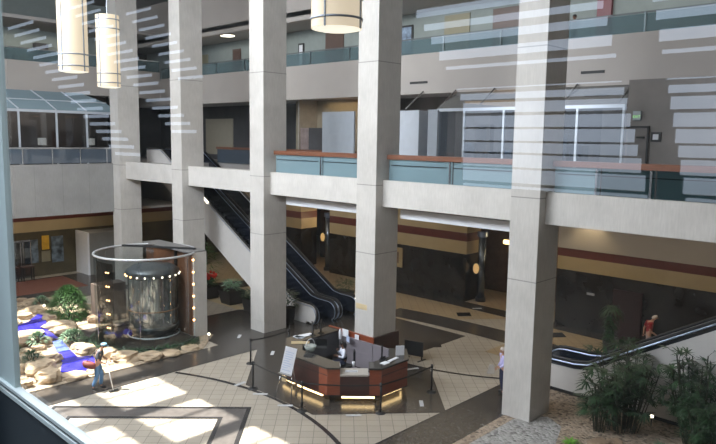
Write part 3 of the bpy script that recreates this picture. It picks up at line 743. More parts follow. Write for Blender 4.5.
L = lambda p, q, t: (p[0]+(q[0]-p[0])*t, p[1]+(q[1]-p[1])*t)
# faces
panel = lambda p, q, z0, z1, m, name='front_panel', off=0, th=.05: wallrun(p, q, z0, z1, th, m, name, off)
panel(full[0], P[0], .3, 1.24, CHERRY); panel(P[0], L(P[0], P[1], .75), .3, 1.24, CHERRY)
panel(L(P[0], P[1], .75), P[1], .3, 1.24, CHERRY); panel(P[1], L(P[1], P[2], .22), .3, 1.24, CHERRY)
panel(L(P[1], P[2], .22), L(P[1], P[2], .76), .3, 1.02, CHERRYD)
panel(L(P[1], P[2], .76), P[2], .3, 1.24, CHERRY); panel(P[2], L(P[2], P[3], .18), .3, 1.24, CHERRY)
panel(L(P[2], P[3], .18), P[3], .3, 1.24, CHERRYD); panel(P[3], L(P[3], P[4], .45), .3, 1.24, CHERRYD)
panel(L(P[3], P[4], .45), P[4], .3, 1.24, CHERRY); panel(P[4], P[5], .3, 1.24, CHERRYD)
for p, q in zip(full[:-1], full[1:]): wallrun(p, q, .28, .31, .30, BLACKM, 'base_lip', .01)
# reveal lines
for p, q in ((full[0], P[0]), (P[0], P[1]), (P[2], P[3])): wallrun(p, q, 1.0, 1.02, .01, BLACKM, 'reveal', .004)
# counter top ring (front recess is lower)
def run_top(p, q, w, z, m, name='counter_top', ov=.04, th=.06):
    wallrun(p, q, z, z+th, w, m, name, ov)
def miter(poly, dist):
    ln = []
    for p, q in zip(poly[:-1], poly[1:]):
        p, q = Vector(p), Vector(q); dd = (q-p).normalized(); n = Vector((dd.y, -dd.x))
        if n.dot(p-Vector((17.4, 17.2))) > 0: n = -n
        ln.append((p+n*dist, dd))
    out = [tuple(ln[0][0])]
    for (a, d1), (b, d2) in zip(ln[:-1], ln[1:]):
        cr = d1.x*d2.y-d1.y*d2.x; k = ((b-a).x*d2.y-(b-a).y*d2.x)/cr; out.append(tuple(a+d1*k))
    q = Vector(poly[-1]); a, dd = ln[-1]; out.append(tuple(a+dd*((q-a).dot(dd)))); return out
OUT = miter(full, -.04); IN = miter(full, .64)
def top_run(pts_o, pts_i, z=1.24, th=.06, m=COUNTER, name='counter_top'):
    return MB().prism(list(pts_o)+list(pts_i)[::-1], z, z+th).build(name, m, desk)
top_run([OUT[0], OUT[1], OUT[2], L(OUT[2], OUT[3], .24)], [IN[0], IN[1], IN[2], L(IN[2], IN[3], .12)])
top_run([L(OUT[2], OUT[3], .76), OUT[3], OUT[4], OUT[5], OUT[6]], [L(IN[2], IN[3], .88), IN[3], IN[4], IN[5], IN[6]])
run_top(L(P[1], P[2], .24), L(P[1], P[2], .76), .68, 1.0, mat('cream_low_counter', (.42, .39, .35), .4), 'low_counter')
# counter undersides / inner fronts
for p, q in zip(IN[:-1], IN[1:]):
    if p != IN[2]: MB().bar((p[0], p[1], .78), (q[0], q[1], .78), .03, .9).build('inner_panel', INTD, desk)
# back wall and wrap around column, with mauve inner screen
MB().box(18.66, 18.74, 16.9, 19.45, 0, 1.34).build('back_wall', CHERRY, desk)
MB().box(18.70, 20.2, 16.9, 16.99, 0, 1.34).build('column_wrap', CHERRYD, desk)
MB().box(18.6, 18.66, 16.9, 19.4, .0, 1.12).build('inner_screen', mat('mauve_screen', (.20, .18, .20), .6), desk)
MB().prism([(18.72, 15.3), (18.72, 16.95), (18.62, 16.95), (18.62, 15.3)], 0, 1.1).build('inner_screen', MATS['mauve_screen'], desk)
MB().prism(inset(full, .7)+[(18.6, 19.2)], .01, .03).build('inner_floor', MATS['mauve_screen'], desk)
# light strips under the counter lip
for a, b in (((15.42, 18.5), (15.3, 17.75)), ((15.28, 17.5), (15.28, 16.2)), ((15.62, 15.6), (16.42, 14.78)), ((16.75, 14.72), (17.75, 14.72)), ((17.78, 14.74), (18.1, 15.0))):
    MB().bar((a[0], a[1], .2), (b[0], b[1], .2), .07, .09).build('light_strip', mat('strip_glow', (1, .8, .5), .5, emis=(1, .70, .33), estr=7), desk)
# small blank name plate on the low counter
tag(MB().bar((16.05, 14.93+.32, 1.09), (15.75, 15.56, 1.09), .02, .08).build('name_plate', PAPER), 'blank white plate on the lower front counter', 'plate')

def on(name, label, cat, c, parts):
    t = T(name, label, cat, c)
    for nm, mb, m in parts: mb.build(nm, m, t)
    return t
def monitor(x, y, z, a, label):
    ca, sa = math.cos(a), math.sin(a)
    t = T('monitor', label, 'monitor', (x, y, z))
    MB().bar((x-sa*.28, y+ca*.28, z+.32), (x+sa*.28, y-ca*.28, z+.32), .04, .36).build('screen', BLACKM, t)
    MB().tube([(x, y, z), (x, y, z+.2)], .03, 8).build('stand', BLACK, t); MB().box(x-.1, x+.1, y-.1, y+.1, z, z+.02).build('foot', BLACK, t)
monitor(17.3, 18.95, 1.30, 2.5, 'black monitor at the back left of the reception counter')
monitor(17.75, 18.95, 1.30, 2.3, 'black monitor beside the white papers')
MBx = MB()
t = T('wire_basket', 'round clear basket on the dark left counter', 'basket', (15.95, 17.6, 1.3))
MB().lathe((15.95, 17.6, 1.3), [(.0, 0), (.16, 0), (.24, .2), (.22, .2), (.15, .02), (0, .02)], 18).build('bowl', glass_mat('pale_basket', (.7, .75, .7), .2, body=.5, bodycol=(.5, .55, .52)), t, True)
MB().tube([(15.95+.22*math.cos(u), 17.6, 1.5+.24*math.sin(u)) for u in [PI*i/8 for i in range(9)]], .015, 6).build('handle', PAPER, t, True)
def sheet(x, y, z, w, l, a, label, m=PAPER, name='paper_stack', th=.02):
    c, s_ = math.cos(a), math.sin(a)
    poly = [(x+c*u*w/2-s_*v*l/2, y+s_*u*w/2+c*v*l/2) for u, v in ((-1, -1), (1, -1), (1, 1), (-1, 1))]
    return tag(MB().prism(poly, z, z+th).build(name, m), label, 'paper')
sheet(17.0, 19.15, 1.3, .3, .8, 1.4, 'long white paper stack on the back left counter')
sheet(16.3, 18.55, 1.3, .3, .7, .8, 'tan papers spread on the left counter', CREAM)
sheet(16.75, 19.1, 1.3, .25, .4, .3, 'small grey folder at the left counter corner', GREYPANEL)
sheet(16.9, 14.75, 1.3, .3, .22, 0, 'white open booklet on the right counter')
sheet(17.4, 14.8, 1.3, .55, .12, .1, 'white narrow strip on the right counter')
sheet(15.55, 17.2, 1.3, .35, .3, .4, 'dark folder beside the round basket', BLACKM)
sheet(16.15, 16.35, 1.01, .3, .2, .9, 'white notepad in front of the receptionist')
def standing(x, y, z, w, h, a, label, m=PAPER):
    c, s_ = math.cos(a), math.sin(a)
    return tag(MB().bar((x-c*w/2, y-s_*w/2, z+h/2), (x+c*w/2, y+s_*w/2, z+h/2), .015, h).build('standing_sign', m), label, 'sign')
standing(17.95, 14.95, 1.3, .32, .36, -.6, 'upright white notice on the right end of the counter')
standing(18.6, 17.75, 1.12, .22, .2, PI/2, 'small white card on the back wall beside the column')
standing(18.55, 18.35, 1.12, .34, .3, PI/2, 'pale paper leaning on the back wall of the desk')
standing(18.4, 18.05, 1.0, .3, .24, 1.2, 'light blue paper behind the receptionist', mat('pale_blue_paper', (.45, .52, .72), .6))
t = T('paper_cup', 'white paper cup on the lower front counter', 'cup', (16.35, 15.75, 1.06)); MB().lathe((16.35, 15.75, 1.06), [(.0, 0), (.035, 0), (.05, .16), (.045, .16), (0, .02)], 12).build('cup', PAPER, t, True); MB().lathe((16.35, 15.75, 1.22), [(.055, 0), (.055, .015), (0, .02)], 12).build('lid', PAPER, t)
tag(MB().lathe((18.45, 18.55, 1.0), [(.05, 0), (.06, .3), (.03, .42), (.0, .42)], 10).build('bottle', PAPER, smooth=True), 'slim white bottle at the back wall of the desk', 'bottle')
tag(MB().box(16.75, 17.0, 15.1, 15.35, 1.02, 1.1).build('tray', BLUEP), 'small blue grey tray beside the paper cup', 'tray')
t = T('telephone', 'black desk telephone on the right counter', 'telephone', (17.1, 15.1, 1.3)); MB().box(17.0, 17.25, 14.95, 15.1, 1.3, 1.36).build('base', BLACKM, t); MB().tube([(17.0, 15.05, 1.39), (17.25, 15.05, 1.39)], .025, 8).build('handset', BLACK, t)
# lamp post on counter
tag(MB().tube([(17.3, 15.25, 1.0), (17.3, 15.25, 1.75)], .03, 8).build('cable_post', BLACK), 'thin black post rising behind the right counter', 'post')

# free-standing black board right of the desk
t = T('sign_board', 'black freestanding board behind the right end of the desk', 'board', (20.95, 16.7, 0))
MB().bar((20.84, 17.1, .48), (21.06, 16.3, .48), .04, .62).build('board', BLACKM, t)
for (x, y) in ((20.86, 17.05), (21.04, 16.35)): MB().box(x-.25, x+.25, y-.03, y+.03, 0, .03).build('foot', BLACK, t); MB().box(x-.02, x+.02, y-.02, y+.02, 0, .3).build('upright', BLACK, t)

# easel with white poster
t = T('easel', 'tripod easel holding a white poster at the left of the desk', 'easel', (14.6, 17.3, 0))
MB().add([(14.45, 17.52, .88), (14.52, 16.98, .88), (14.82, 17.02, 1.75), (14.75, 17.56, 1.75)], [(0, 1, 2, 3), (3, 2, 1, 0)]).build('poster', PAPER, t)
q = MB()
for k in range(9):
    f = .12+.085*k; x = 14.45+.30*f-.006; z = .88+.87*f; w = random.uniform(.25, .42)
    q.add([(x+.00, 17.47, z), (x+.05, 17.47-w, z), (x+.055, 17.47-w, z+.018), (x+.005, 17.47, z+.018)], [(0, 1, 2, 3)])
q.build('printed_lines', mat('faint_print', (.42, .52, .72), .7), t)
for a, b in (((14.5, 17.5, .9), (14.25, 17.55, 0)), ((14.55, 17.0, .9), (14.5, 16.95, 0)), ((14.8, 17.25, 1.2), (15.05, 17.3, 0))): MB().tube([a, b], .018, 6).build('leg', CHROME, t, True)
MB().bar((14.42, 17.55, .86), (14.5, 16.95, .86), .08, .03).build('ledge', CHROME, t)
MB().bar((14.4, 17.35, .72), (14.42, 17.15, .72), .03, .22).build('leaflet_holder', CREAM, t)

# ------------------------------------------------------------------ stanchions with belts
SP = [(17.75, 20.93), (15.75, 20.95), (14.15, 18.69), (14.13, 15.98), (15.9, 14.03), (18.6, 13.97)]
SL = ['beside the foot of the column behind the desk', 'farther one at the left corner of the queue', 'nearer one at the left corner of the queue', 'in front of the desk left of its front counter', 'in front of the desk right of its front counter', 'at the right corner of the dark floor']
def stanchion(x, y):
    t = T('stanchion', '', 'barrier post', (x, y, 0))
    MB().lathe((x, y, 0), [(.0, .05), (.06, .05), (.17, .03), (.18, 0)], 20).build('base', BLACKM, t, True)
    MB().tube([(x, y, 0), (x, y, 1.0)], .032, 12).build('post', BLACK, t, True)
    MB().tube([(x, y, .92), (x, y, 1.04)], .045, 12).build('belt_head', BLACKM, t, True)
    return t
s0 = stanchion(*SP[0]); s0['label'] = 'black belt stanchion '+SL[0]; s0['group'] = 'belt stanchions around the desk'
for p, l in zip(SP[1:], SL[1:]): dup(s0, (p[0], p[1], 0), 'black belt stanchion '+l)
bl = ['behind the desk', 'short span at the left corner', 'across the front left of the desk', 'across the front of the desk', 'across the front right of the desk']
for (p, q), l in zip(zip(SP[:-1], SP[1:]), bl):
    pts = [(p[0]+(q[0]-p[0])*i/10, p[1]+(q[1]-p[1])*i/10, .97-.05*math.sin(PI*i/10)) for i in range(11)]
    mb = MB()
    for a, b in zip(pts[:-1], pts[1:]): mb.bar(a, b, .008, .05)
    tag(mb.build('retractable_belt', BLACKM), 'black retractable belt '+l, 'belt')
# floor stickers
for i, (x, y, a, l) in enumerate(((17.6, 24.25, .75, 'on the dark walkway beside the left escalator column'), (17.2, 21.35, .75, 'between two stanchions behind the desk'), (14.02, 18.1, -.8, 'near the left corner stanchion'), (14.0, 16.7, -.8, 'in front of the white easel'), (20.0, 15.98, -.4, 'beside the right end of the desk'), (17.5, 13.55, .75, 'on the dark floor right of the desk'), (15.1, 14.5, -.75, 'in front of the desk counter'), (14.1, 19.4, .1, 'beside the left corner stanchion'), (30.0, 19.6, -.7, 'before the right lift lobby'), (20.35, 40.6, .0, 'in front of the pale panel wall'))):
    c, s_ = math.cos(a), math.sin(a)
    poly = [(x+c*u*.26-s_*v*.07, y+s_*u*.26+c*v*.07) for u, v in ((-1, -1), (1, -1), (1, 1), (-1, 1))]
    tag(MB().prism(poly, .016, .02).build('floor_sticker', mat('worn_sticker', (.48, .49, .50), .6)), 'white rectangular floor sticker '+l, 'sticker')

# ------------------------------------------------------------------ glass lift enclosure
CX, CY, R_ = 14.62, 27.15, 2.2
g = T('glass_enclosure', 'open topped round glass enclosure with steel rim and concrete pier beside the pond', 'glass enclosure', (CX, CY, 0))
MB().lathe((CX, CY, 0), [(R_, .1), (R_, 3.90)], 48).build('glass_wall', glass_mat('enclosure_glass', (.80, .84, .84), .10), g, True)
MB().tube([(CX+R_*math.cos(u), CY+R_*math.sin(u), 3.93) for u in [2*PI*k/48 for k in range(48)]], .05, 8, True).build('rim', mat('rim_steel', (.5, .52, .53), .4, metal=.3), g, True)
MB().lathe((CX, CY, 0), [(R_+.05, 0), (R_+.05, .1), (R_-.05, .1)], 48).build('base_ring', BLACK, g)
for k in range(6):
    u = -2.2+k*PI/3; x, y = CX+R_*math.cos(u), CY+R_*math.sin(u)
    MB().tube([(x, y, .1), (x, y, 3.9)], .012, 6).build('joint', CHROME, g)
# concrete pier with copper face and bulbs, cover on top
pr = MB().box(16.02, 16.68, 25.45, 29.6, 0, 3.93).build('pier', CONCF, g); pr['label'] = 'low concrete pier with a copper face and a row of bulbs'
MB().box(15.97, 16.02, 25.55, 29.6, 0.1, 3.85).build('copper_face', COPPER, pr)
MB().box(15.88, 15.97, 26.75, 26.9, .1, 3.85).build('guide_rail', BLACK, pr)
MB().box(15.75, 16.68, 25.45, 29.6, 3.93, 3.98).build('cover_slab', mat('grey_cover', (.16, .155, .15), .5), pr)
MB().bar((16.4, 25.9, 4.02), (14.4, 28.9, 4.02), .14, .08).build('top_beam', BLACKM, pr)
for k in range(6): MB().ball((15.99, 25.47, .85+.55*k), .05).build('bulb', BULB, pr, True)
# column of paired bulbs at left inside of the glass
for k in range(5):
    for j, dx in enumerate((0, .14)):
        u = PI*1.08-dx*.5; b = MB().ball((CX+(R_-.12)*math.cos(u), CY+(R_-.12)*math.sin(u), .9+.6*k), .035)
        b.build('bulb', BULB, g, True)
MB().lathe((CX, CY, 0), [(R_-.12, .1), (R_-.12, 3.7)], 10, PI*.82, PI*1.12).build('tinted_panel', glass_mat('tinted_bronze', (.42, .36, .32), .06), g, True)
# lift cab inside
cb = T('lift_cab', 'round glass lift cab with a ring of lights inside the enclosure', 'lift cab', (15.0, 27.1, .12))
KX, KY, KR = 14.88, 27.05, 1.08
MB().lathe((KX, KY, 0), [(KR, .5), (KR, 3.0)], 36).build('cab_glass', glass_mat('cab_glass', (.75, .82, .84), .30, body=.16, bodycol=(.42, .5, .52)), cb, True)
MB().lathe((KX, KY, 0), [(.0, .12), (KR*.75, .12), (KR*.98, .35), (KR+.04, .5), (KR+.04, .62), (KR, .62)], 36).build('cab_base', mat('cab_dark_base', (.03, .04, .04), .3, metal=.4), cb, True)
MB().lathe((KX, KY, 0), [(KR+.05, 2.85), (KR+.10, 3.0), (KR+.08, 3.12), (KR*.8, 3.3), (0, 3.42)], 36).build('cab_roof', mat('cab_roof', (.07, .08, .085), .35, metal=.3), cb, True)
MB().tube([(KX+(KR+.02)*math.cos(u), KY+(KR+.02)*math.sin(u), 1.35) for u in [2*PI*k/36 for k in range(36)]], .03, 6, True).build('handrail', mat('brown_rail', (.25, .14, .07), .4), cb, True)
for k in range(12):
    u = PI*.75+k*PI/10
    MB().ball((KX+(KR+.1)*math.cos(u), KY+(KR+.1)*math.sin(u), 2.92), .04, 8, 6).build('bulb', COOLB if k > 3 else BULB, cb, True)
for k in range(7):
    u = PI*.8+k*.42; x, y = KX+KR*math.cos(u), KY+KR*math.sin(u)
    MB().tube([(x, y, .5), (x, y, 3.0)], .022, 6).build('mullion', CHROME, cb)
MB().box(KX-.25, KX+.35, KY+.2, KY+.7, .6, 2.9).build('interior_panel', mat('cab_cream', (.55, .54, .50), .5, var=.5, vscale=3), cb)
MB().box(KX+.45, KX+.75, KY-.6, KY-.1, .6, 2.6).build('interior_panel', mat('cab_teal', (.25, .33, .35), .3, var=.6, vscale=3), cb)
MB().tube([(KX-.3, KY-.2, .6), (KX-.3, KY-.2, 2.9)], .06, 8).build('centre_post', CHROME, cb)
MB().tube([(KX+(KR+.06)*math.cos(u), KY+(KR+.06)*math.sin(u), .18) for u in [2*PI*k/36 for k in range(36)]], .035, 6, True).build('base_rim', mat('cab_rim', (.5, .55, .58), .4), cb, True)
MB().tube([(CX-.1, CY, 0), (CX-.1, CY, .3)], .6, 16).build('piston', BLACK, cb)
# cabinet seen behind the enclosure
tag(MB().box(13.9, 15.3, 30.5, 31.3, 0, 1.9).build('side_cabinet', mat('brown_cabinet', (.12, .09, .075), .5)), 'brown cabinet behind the left side of the glass enclosure', 'cabinet')

# ------------------------------------------------------------------ vegetation
def blade(mb, p, d, L_, w, droop, seg=3):
    """narrow arching leaf blade from p along d"""
    p = Vector(p); d = Vector(d).normalized(); side = d.cross(Vector((0, 0, 1)))
    if side.length < .05: side = Vector((1, 0, 0))
    side.normalize(); pts = []
    for i in range(seg+1):
        f = i/seg; c = p+d*L_*f+Vector((0, 0, -droop*L_*f*f)); ww = w*(1-f)**.6*(.6+.8*f) if i else w*.5
        pts.append((c-side*ww/2, c+side*ww/2))
    vs = [v for a in pts for v in a]; fs = [(2*i, 2*i+1, 2*i+3, 2*i+2) for i in range(seg)]
    mb.add(vs, fs)
def fan(mb, c, axis, L_, w, n=9, spread=2.6):
    axis = Vector(axis).normalized(); s_ = axis.cross(Vector((random.uniform(-.7, .7), random.uniform(-.7, .7), 1))).normalized()
    for k in range(n):
        a = (k/(n-1)-.5)*spread
        blade(mb, c, axis*math.cos(a)+s_*math.sin(a), L_*(1-.2*abs(a)/1.5), w, .25)
def fanpalm(c, label, nst, hgt, rad, L_, w, m, seed, name='lady_palm'):
    random.seed(seed); t = T(name, label, 'palm', c); st = MB(); lf = MB()
    for i in range(nst):
        a = random.uniform(0, 2*PI); r = rad*math.sqrt(random.random())
        bx, by = c[0]+r*.45*math.cos(a), c[1]+r*.45*math.sin(a); h = hgt*random.uniform(.55, 1)
        tx, ty = c[0]+r*math.cos(a), c[1]+r*math.sin(a)
        st.tube([(bx, by, c[2]), ((bx+tx)/2, (by+ty)/2, c[2]+h*.5), (tx, ty, c[2]+h)], .018, 5)
        for k in range(5):
            f = .45+.55*k/4; u = random.uniform(0, 2*PI)
            px, py, pz = bx+(tx-bx)*f, by+(ty-by)*f, c[2]+h*f
            q = (px+.28*math.cos(u), py+.28*math.sin(u), pz+.14)
            st.tube([(px, py, pz), q], .007, 4)
            fan(lf, q, (math.cos(u), math.sin(u), random.uniform(-.5, .9)), L_*random.uniform(.7, 1.1), w, 7)
    st.build('stems', STEM, t); lf.build('foliage', m, t)
    return t
fanpalm((20.45, 7.75, 0), 'large dark lady palm in front of the lower right escalator', 40, 2.6, 1.0, .46, .085, LEAFD, 1)
fanpalm((19.75, 8.25, 0), 'shorter lady palm at the left edge of the palm clump', 18, 1.6, .4, .42, .06, LEAFD, 2)
fanpalm((20.95, 5.7, 0), 'tall lady palm against the escalator side at the right edge', 32, 2.7, .85, .48, .085, LEAFD, 4)
fanpalm((20.1, 5.2, 0), 'lower lady palm in the bottom right corner', 26, 1.7, .7, .45, .06, LEAFD, 5)
def rosette(c, label, n, L_, w, m, seed, cat='plant', name='leafy_plant', up_=.6):
    random.seed(seed); mb = MB()
    for i in range(n):
        a = random.uniform(0, 2*PI); e = random.uniform(.1, 1.2)*up_
        blade(mb, (c[0]+random.uniform(-.05, .05), c[1]+random.uniform(-.05, .05), c[2]), (math.cos(a), math.sin(a), e*1.6), L_*random.uniform(.7, 1.1), w, .5)
    return tag(mb.build(name, m), label, cat)
rosette((18.3, 8.45, .05), 'bright lime green plant at the bottom edge of the gravel bed', 60, .42, .05, LEAFB, 11)
rosette((21.0, 5.0, .05), 'grassy green plant at the bottom right', 60, .6, .04, LEAFG, 12)
rosette((20.0, 6.4, .05), 'low grassy plant beneath the palms at bottom right', 60, .5, .04, LEAFG, 13)
def bush(c, r, h, label, m, seed, n=520, L_=.34, w=.05, name='bush', z0=.1):
    random.seed(seed); t = T(name, label, 'shrub', c); mb = MB(); st = MB()
    for i in range(n):
        u = random.uniform(0, 2*PI); v = random.random(); rr = r*math.sin(math.acos(1-v*1.0)); z = h*(1-v)+z0
        z = z0+h*math.cos(v*PI/2)*random.uniform(.75, 1); rr = r*math.sin(v*PI/2)*random.uniform(.7, 1)+.02
        p = (c[0]+rr*.8*math.cos(u), c[1]+rr*.8*math.sin(u), c[2]+z*.85)
        blade(mb, p, (math.cos(u)*rr/r+.2*random.uniform(-1, 1), math.sin(u)*rr/r+.2*random.uniform(-1, 1), .35+z/h*.5), L_, w, .6)
    for k in range(7):
        a = k*.9; st.tube([(c[0], c[1], c[2]), (c[0]+r*.5*math.cos(a), c[1]+r*.5*math.sin(a), c[2]+h*.7)], .02, 5)
    st.build('stems', STEM, t); mb.build('foliage', m, t)
    return t
bush((13.3, 32.6, 0), 1.05, 1.75, 'big round green bush behind the pond', LEAF, 21, 2400, .40, .06)
random.seed(30)
# dark grassy plants around the glass enclosure
for i, (x, y) in enumerate([(CX+2.5*math.cos(math.radians(a)), CY+2.5*math.sin(math.radians(a))) for a in (150, 167, 184, 201, 217, 232, 247, 262, 277, 292)]):
    rosette((x, y, .05), 'dark strappy plant around the foot of the glass enclosure', 45, .75, .05, LEAFD, 40+i, name='strappy_plant')['group'] = 'strappy plants around the enclosure'
def potted(c, label, ph, pr_, m, seed, h, r, pot=True, flower=False, square=True, L_=.3):
    t = T('potted_plant', label, 'potted plant', c); mb = MB()
    if square:
        mb.add([(c[0]+a*pr_*f, c[1]+b*pr_*f, c[2]+z) for z, f in ((0, .75), (ph, 1)) for a, b in ((-1, -1), (1, -1), (1, 1), (-1, 1))], [(3, 2, 1, 0), (0, 1, 5, 4), (1, 2, 6, 5), (2, 3, 7, 6), (3, 0, 4, 7)])
    else: mb.lathe(c, [(0, 0), (pr_*.75, 0), (pr_, ph)], 18)
    mb.build('pot', POT, t); MB().disc((c[0], c[1], c[2]+ph-.04), pr_*.9, 12).build('soil', SOIL, t)
    random.seed(seed); lf = MB()
    for i in range(170):
        a = random.uniform(0, 2*PI); rr = r*math.sqrt(random.random())*.7; zz = ph+random.random()*h*.8
        blade(lf, (c[0]+rr*math.cos(a), c[1]+rr*math.sin(a), c[2]+zz), (math.cos(a), math.sin(a), .5), L_, .09, .5)
    lf.build('foliage', m, t)
    if flower:
        f = MB()
        for i in range(26): f.ball((c[0]+random.uniform(-r, r)*.7, c[1]+random.uniform(-r, r)*.7, c[2]+ph+h*random.uniform(.6, 1.1)), .09, 6, 4)
        f.build('flowers', REDFL, t)
potted((21.0, 29.6, 0), 'square black planter with grey green plant beneath the escalator', .75, .55, LEAFG, 51, .7, .6)
potted((20.85, 31.5, 0), 'planter with red flowers beneath the escalator', .7, .45, LEAF, 52, .7, .5, flower=True)
potted((20.8, 27.6, 0), 'dark planter beside the escalator column', .7, .36, LEAFD, 53, .5, .5)
potted((20.75, 24.45, 0), 'narrow dark planter with a tall shrub at the escalator foot', .8, .32, LEAFD, 54, 1.0, .45, square=False)
potted((26.2, 26.0, 0), 'dark leafy potted shrub behind the escalator foot', .5, .4, LEAFD, 55, .8, .7)
potted((22.6, 34.6, 0), 'leafy green potted plant between the two left columns', .6, .4, LEAF, 56, 3.0, 1.1, L_=.6)
# potted palm by the right wall
t = T('potted_palm', 'small palm tree with drooping crown by the dark right wall', 'palm', (28.0, 11.4, 0))
MB().lathe((28.0, 11.4, 0), [(0, 0), (.25, 0), (.32, .5), (.0, .5)], 16).build('pot', POT, t)
MB().tube([(28.0, 11.4, .4), (28.05, 11.4, 2.0)], .05, 8).build('trunk', STEM, t)
lf = MB(); random.seed(61)
for i in range(44): a = 2*PI*i/44; blade(lf, (28.05, 11.4, 2.0), (math.cos(a), math.sin(a), random.uniform(-.2, .9)), .6, .10, .9, 4)
for i in range(150): a = random.uniform(0, 2*PI); blade(lf, (28.0, 11.4, random.uniform(.5, 1.6)), (math.cos(a), math.sin(a), .4), .45, .1, .6)
lf.build('fronds', LEAFD, t)
potted((28.4, 10.7, 0), 'low dark shrub beside the small palm tree', .3, .3, LEAFD, 62, .4, .5)
# planters inside the left shop front handled above; upper left greenery
for i, (x, y) in enumerate(((15.4, 45.2), (16.9, 45.2))):
    rosette((x, y, 14.2), 'small green plant on the upper left wing, '+['left', 'right'][i]+' of two', 40, .45, .1, LEAF, 70+i)

# ------------------------------------------------------------------ ground beds, pond, rocks
S(MB().prism([(1.2, 23.85), (15.4, 23.85), (16.9, 25.3), (16.7, 26), (16.6, 31), (15.5, 33.5), (14.5, 37.5), (1.2, 37.5)], .0, .035).build('floor', SAND))
mb = MB()
mb.prism([(12.0, -3), (12.0, 10.9), (18.72, 11.0), (18.72, 10.1), (20.07, 10.1), (21.97, 11.2), (21.97, -3)], 0, .03)
S(mb.build('floor', GRAVEL))
S(MB().prism([(15.9, 10.6), (18.6, 10.6), (19.6, 9.9), (19.2, 9.2), (17.5, 8.6), (14.5, 9.6)], .03, .04).build('floor', GRAVELW))
S(MB().prism([(12.3, 24.9), (15.9, 24.9), (16.3, 25.6), (15.9, 26.4), (16, 30), (11.6, 30), (11.4, 27)], .035, .05).build('floor', SOIL))
def wpoly(pts, z, name, label, m=WATER):
    return tag(MB().prism(pts, z-.03, z).build(name, m), label, 'water')
wpoly([(10.2, 30.9), (10.81, 32.25), (11.35, 32.49), (12.24, 33.63), (12.35, 33.0), (11.48, 30.55), (11.35, 28.9), (10.9, 29.5), (10.7, 30.3)], .22, 'pond', 'upper blue dyed pool between flat tan rocks')
wpoly([(11.05, 28.9), (11.45, 28.9), (11.1, 27.2), (10.6, 27.25)], .15, 'stream', 'small dark blue cascade linking the two pools', FOAM)
wpoly([(10.55, 27.4), (11.15, 27.4), (11.0, 26.2), (11.5, 25.95), (11.15, 24.7), (10.5, 24.3), (9.8, 24.95), (10.3, 26.0)], .12, 'pond', 'lower blue dyed pool beside the man with the cap')
def rock(x, y, w, d_, h, seed, m, z=0):
    random.seed(seed); mb = MB(); n, k = 18, 12; c = Vector((x, y, z+h*.35)); off = Vector((seed*3.1, seed*1.7, 0))
    mb.ball((0, 0, 0), 1, n, k); ang = random.uniform(-.4, .4)-.75
    for i, v in enumerate(mb.v):
        f = 1+.38*noise.noise(v*1.3+off)+.14*noise.noise(v*3.1+off)
        p = v*f; p.z = max(-.4, min(.62+.06*noise.noise(v*4+off), p.z))
        q = Vector((p.x*w/2, p.y*d_/2, p.z*h*.85))
        q = Vector((q.x*math.cos(ang)-q.y*math.sin(ang), q.x*math.sin(ang)+q.y*math.cos(ang), q.z))
        mb.v[i] = q+c
    return mb.build('pond_rock', m, None, False)
RK = [(12.82,37.4,.41,.26),(12.69,36.4,.51,.26),(12.57,34.83,.82,.31),(11.61,33.97,.77,.31),(12.5,32.4,.77,.46),(10.5,30.2,1.13,.41),(12.1,30.7,1.1,.45),(11.98,29.7,.92,.41),(10.75,29.2,.62,.3),(10.2,27.6,.61,.18),(9.9,26.6,.92,.41),(11.6,27.5,.51,.26),(11.55,26.75,.75,.36),(9.3,25.6,.92,.5),(10.0,24.2,.7,.24),(11.9,25.6,.75,.42),(9.9,29.6,.82,.41),(9.7,28.5,.51,.16),(8.6,26.2,.61,.41),(10.3,28.4,.45,.26),(11.75,28.7,.45,.23),(11.8,35.5,.31,.2),(13.2,37.2,.6,.18),(13.45,36.42,.61,.23),(15.0,32.4,.8,.9),(14.0,30.9,.82,.41),(12.3,36.3,.31,.15),(12.0,35.0,.41,.18),(12.35,24.75,.9,.36),(13.1,24.2,.8,.3),(9.15,24.5,.75,.45),(10.8,24.15,.5,.22),(8.2,24.6,.7,.3),(14.0,24.1,.65,.2),(15.0,24.2,.6,.16),(8.9,28.0,.6,.35),(10.9,33.1,.6,.3)]
dark = {23, 24, 25, 16, 0}
for i, (x, y, w, h) in enumerate(RK):
    m = ROCKD if i in dark else ROCKM
    o = rock(x, y, w*1.3, w*1.05, h*1.05, i+1, m)
    tag(o, 'brown weathered boulder behind the pond' if i in dark else 'flat tan sandstone rock edging the blue pond', 'rock', 'brown boulders behind the pond' if i in dark else 'tan rocks edging the pond')
for i, (x, y, w, h) in enumerate(((18.55, 7.7, .6, .35), (19.1, 7.4, .5, .25), (17.6, 7.9, .35, .2))):
    tag(rock(x, y, w, w, h, 90+i, ROCKD), 'brown rock in the gravel at the bottom right', 'rock', 'brown rocks in the right gravel bed')
for i, (c, r, h, l, m) in enumerate((((10.45, 28.9, .2), .42, .45, 'grey green plant left of the small cascade', LEAFG), ((11.6, 28.3, .2), .45, .45, 'grey green plant right of the small cascade', LEAFG), ((8.9, 27.3, .1), .6, .8, 'dark shrub at the left edge of the pond', LEAFD), ((9.25, 26.2, .1), .5, .7, 'dark shrub in front of the left pond rocks', LEAFD), ((13.3, 36.0, .1), .4, .4, 'low mossy plant at the back of the pond', LEAFG), ((11.75, 28.1, .05), .4, .7, 'dark shrub between the pond and the glass enclosure', LEAFD))):
    bush(c, r, h, l, m, 80+i, 190, .24, .06, 'pond_plant', .05)
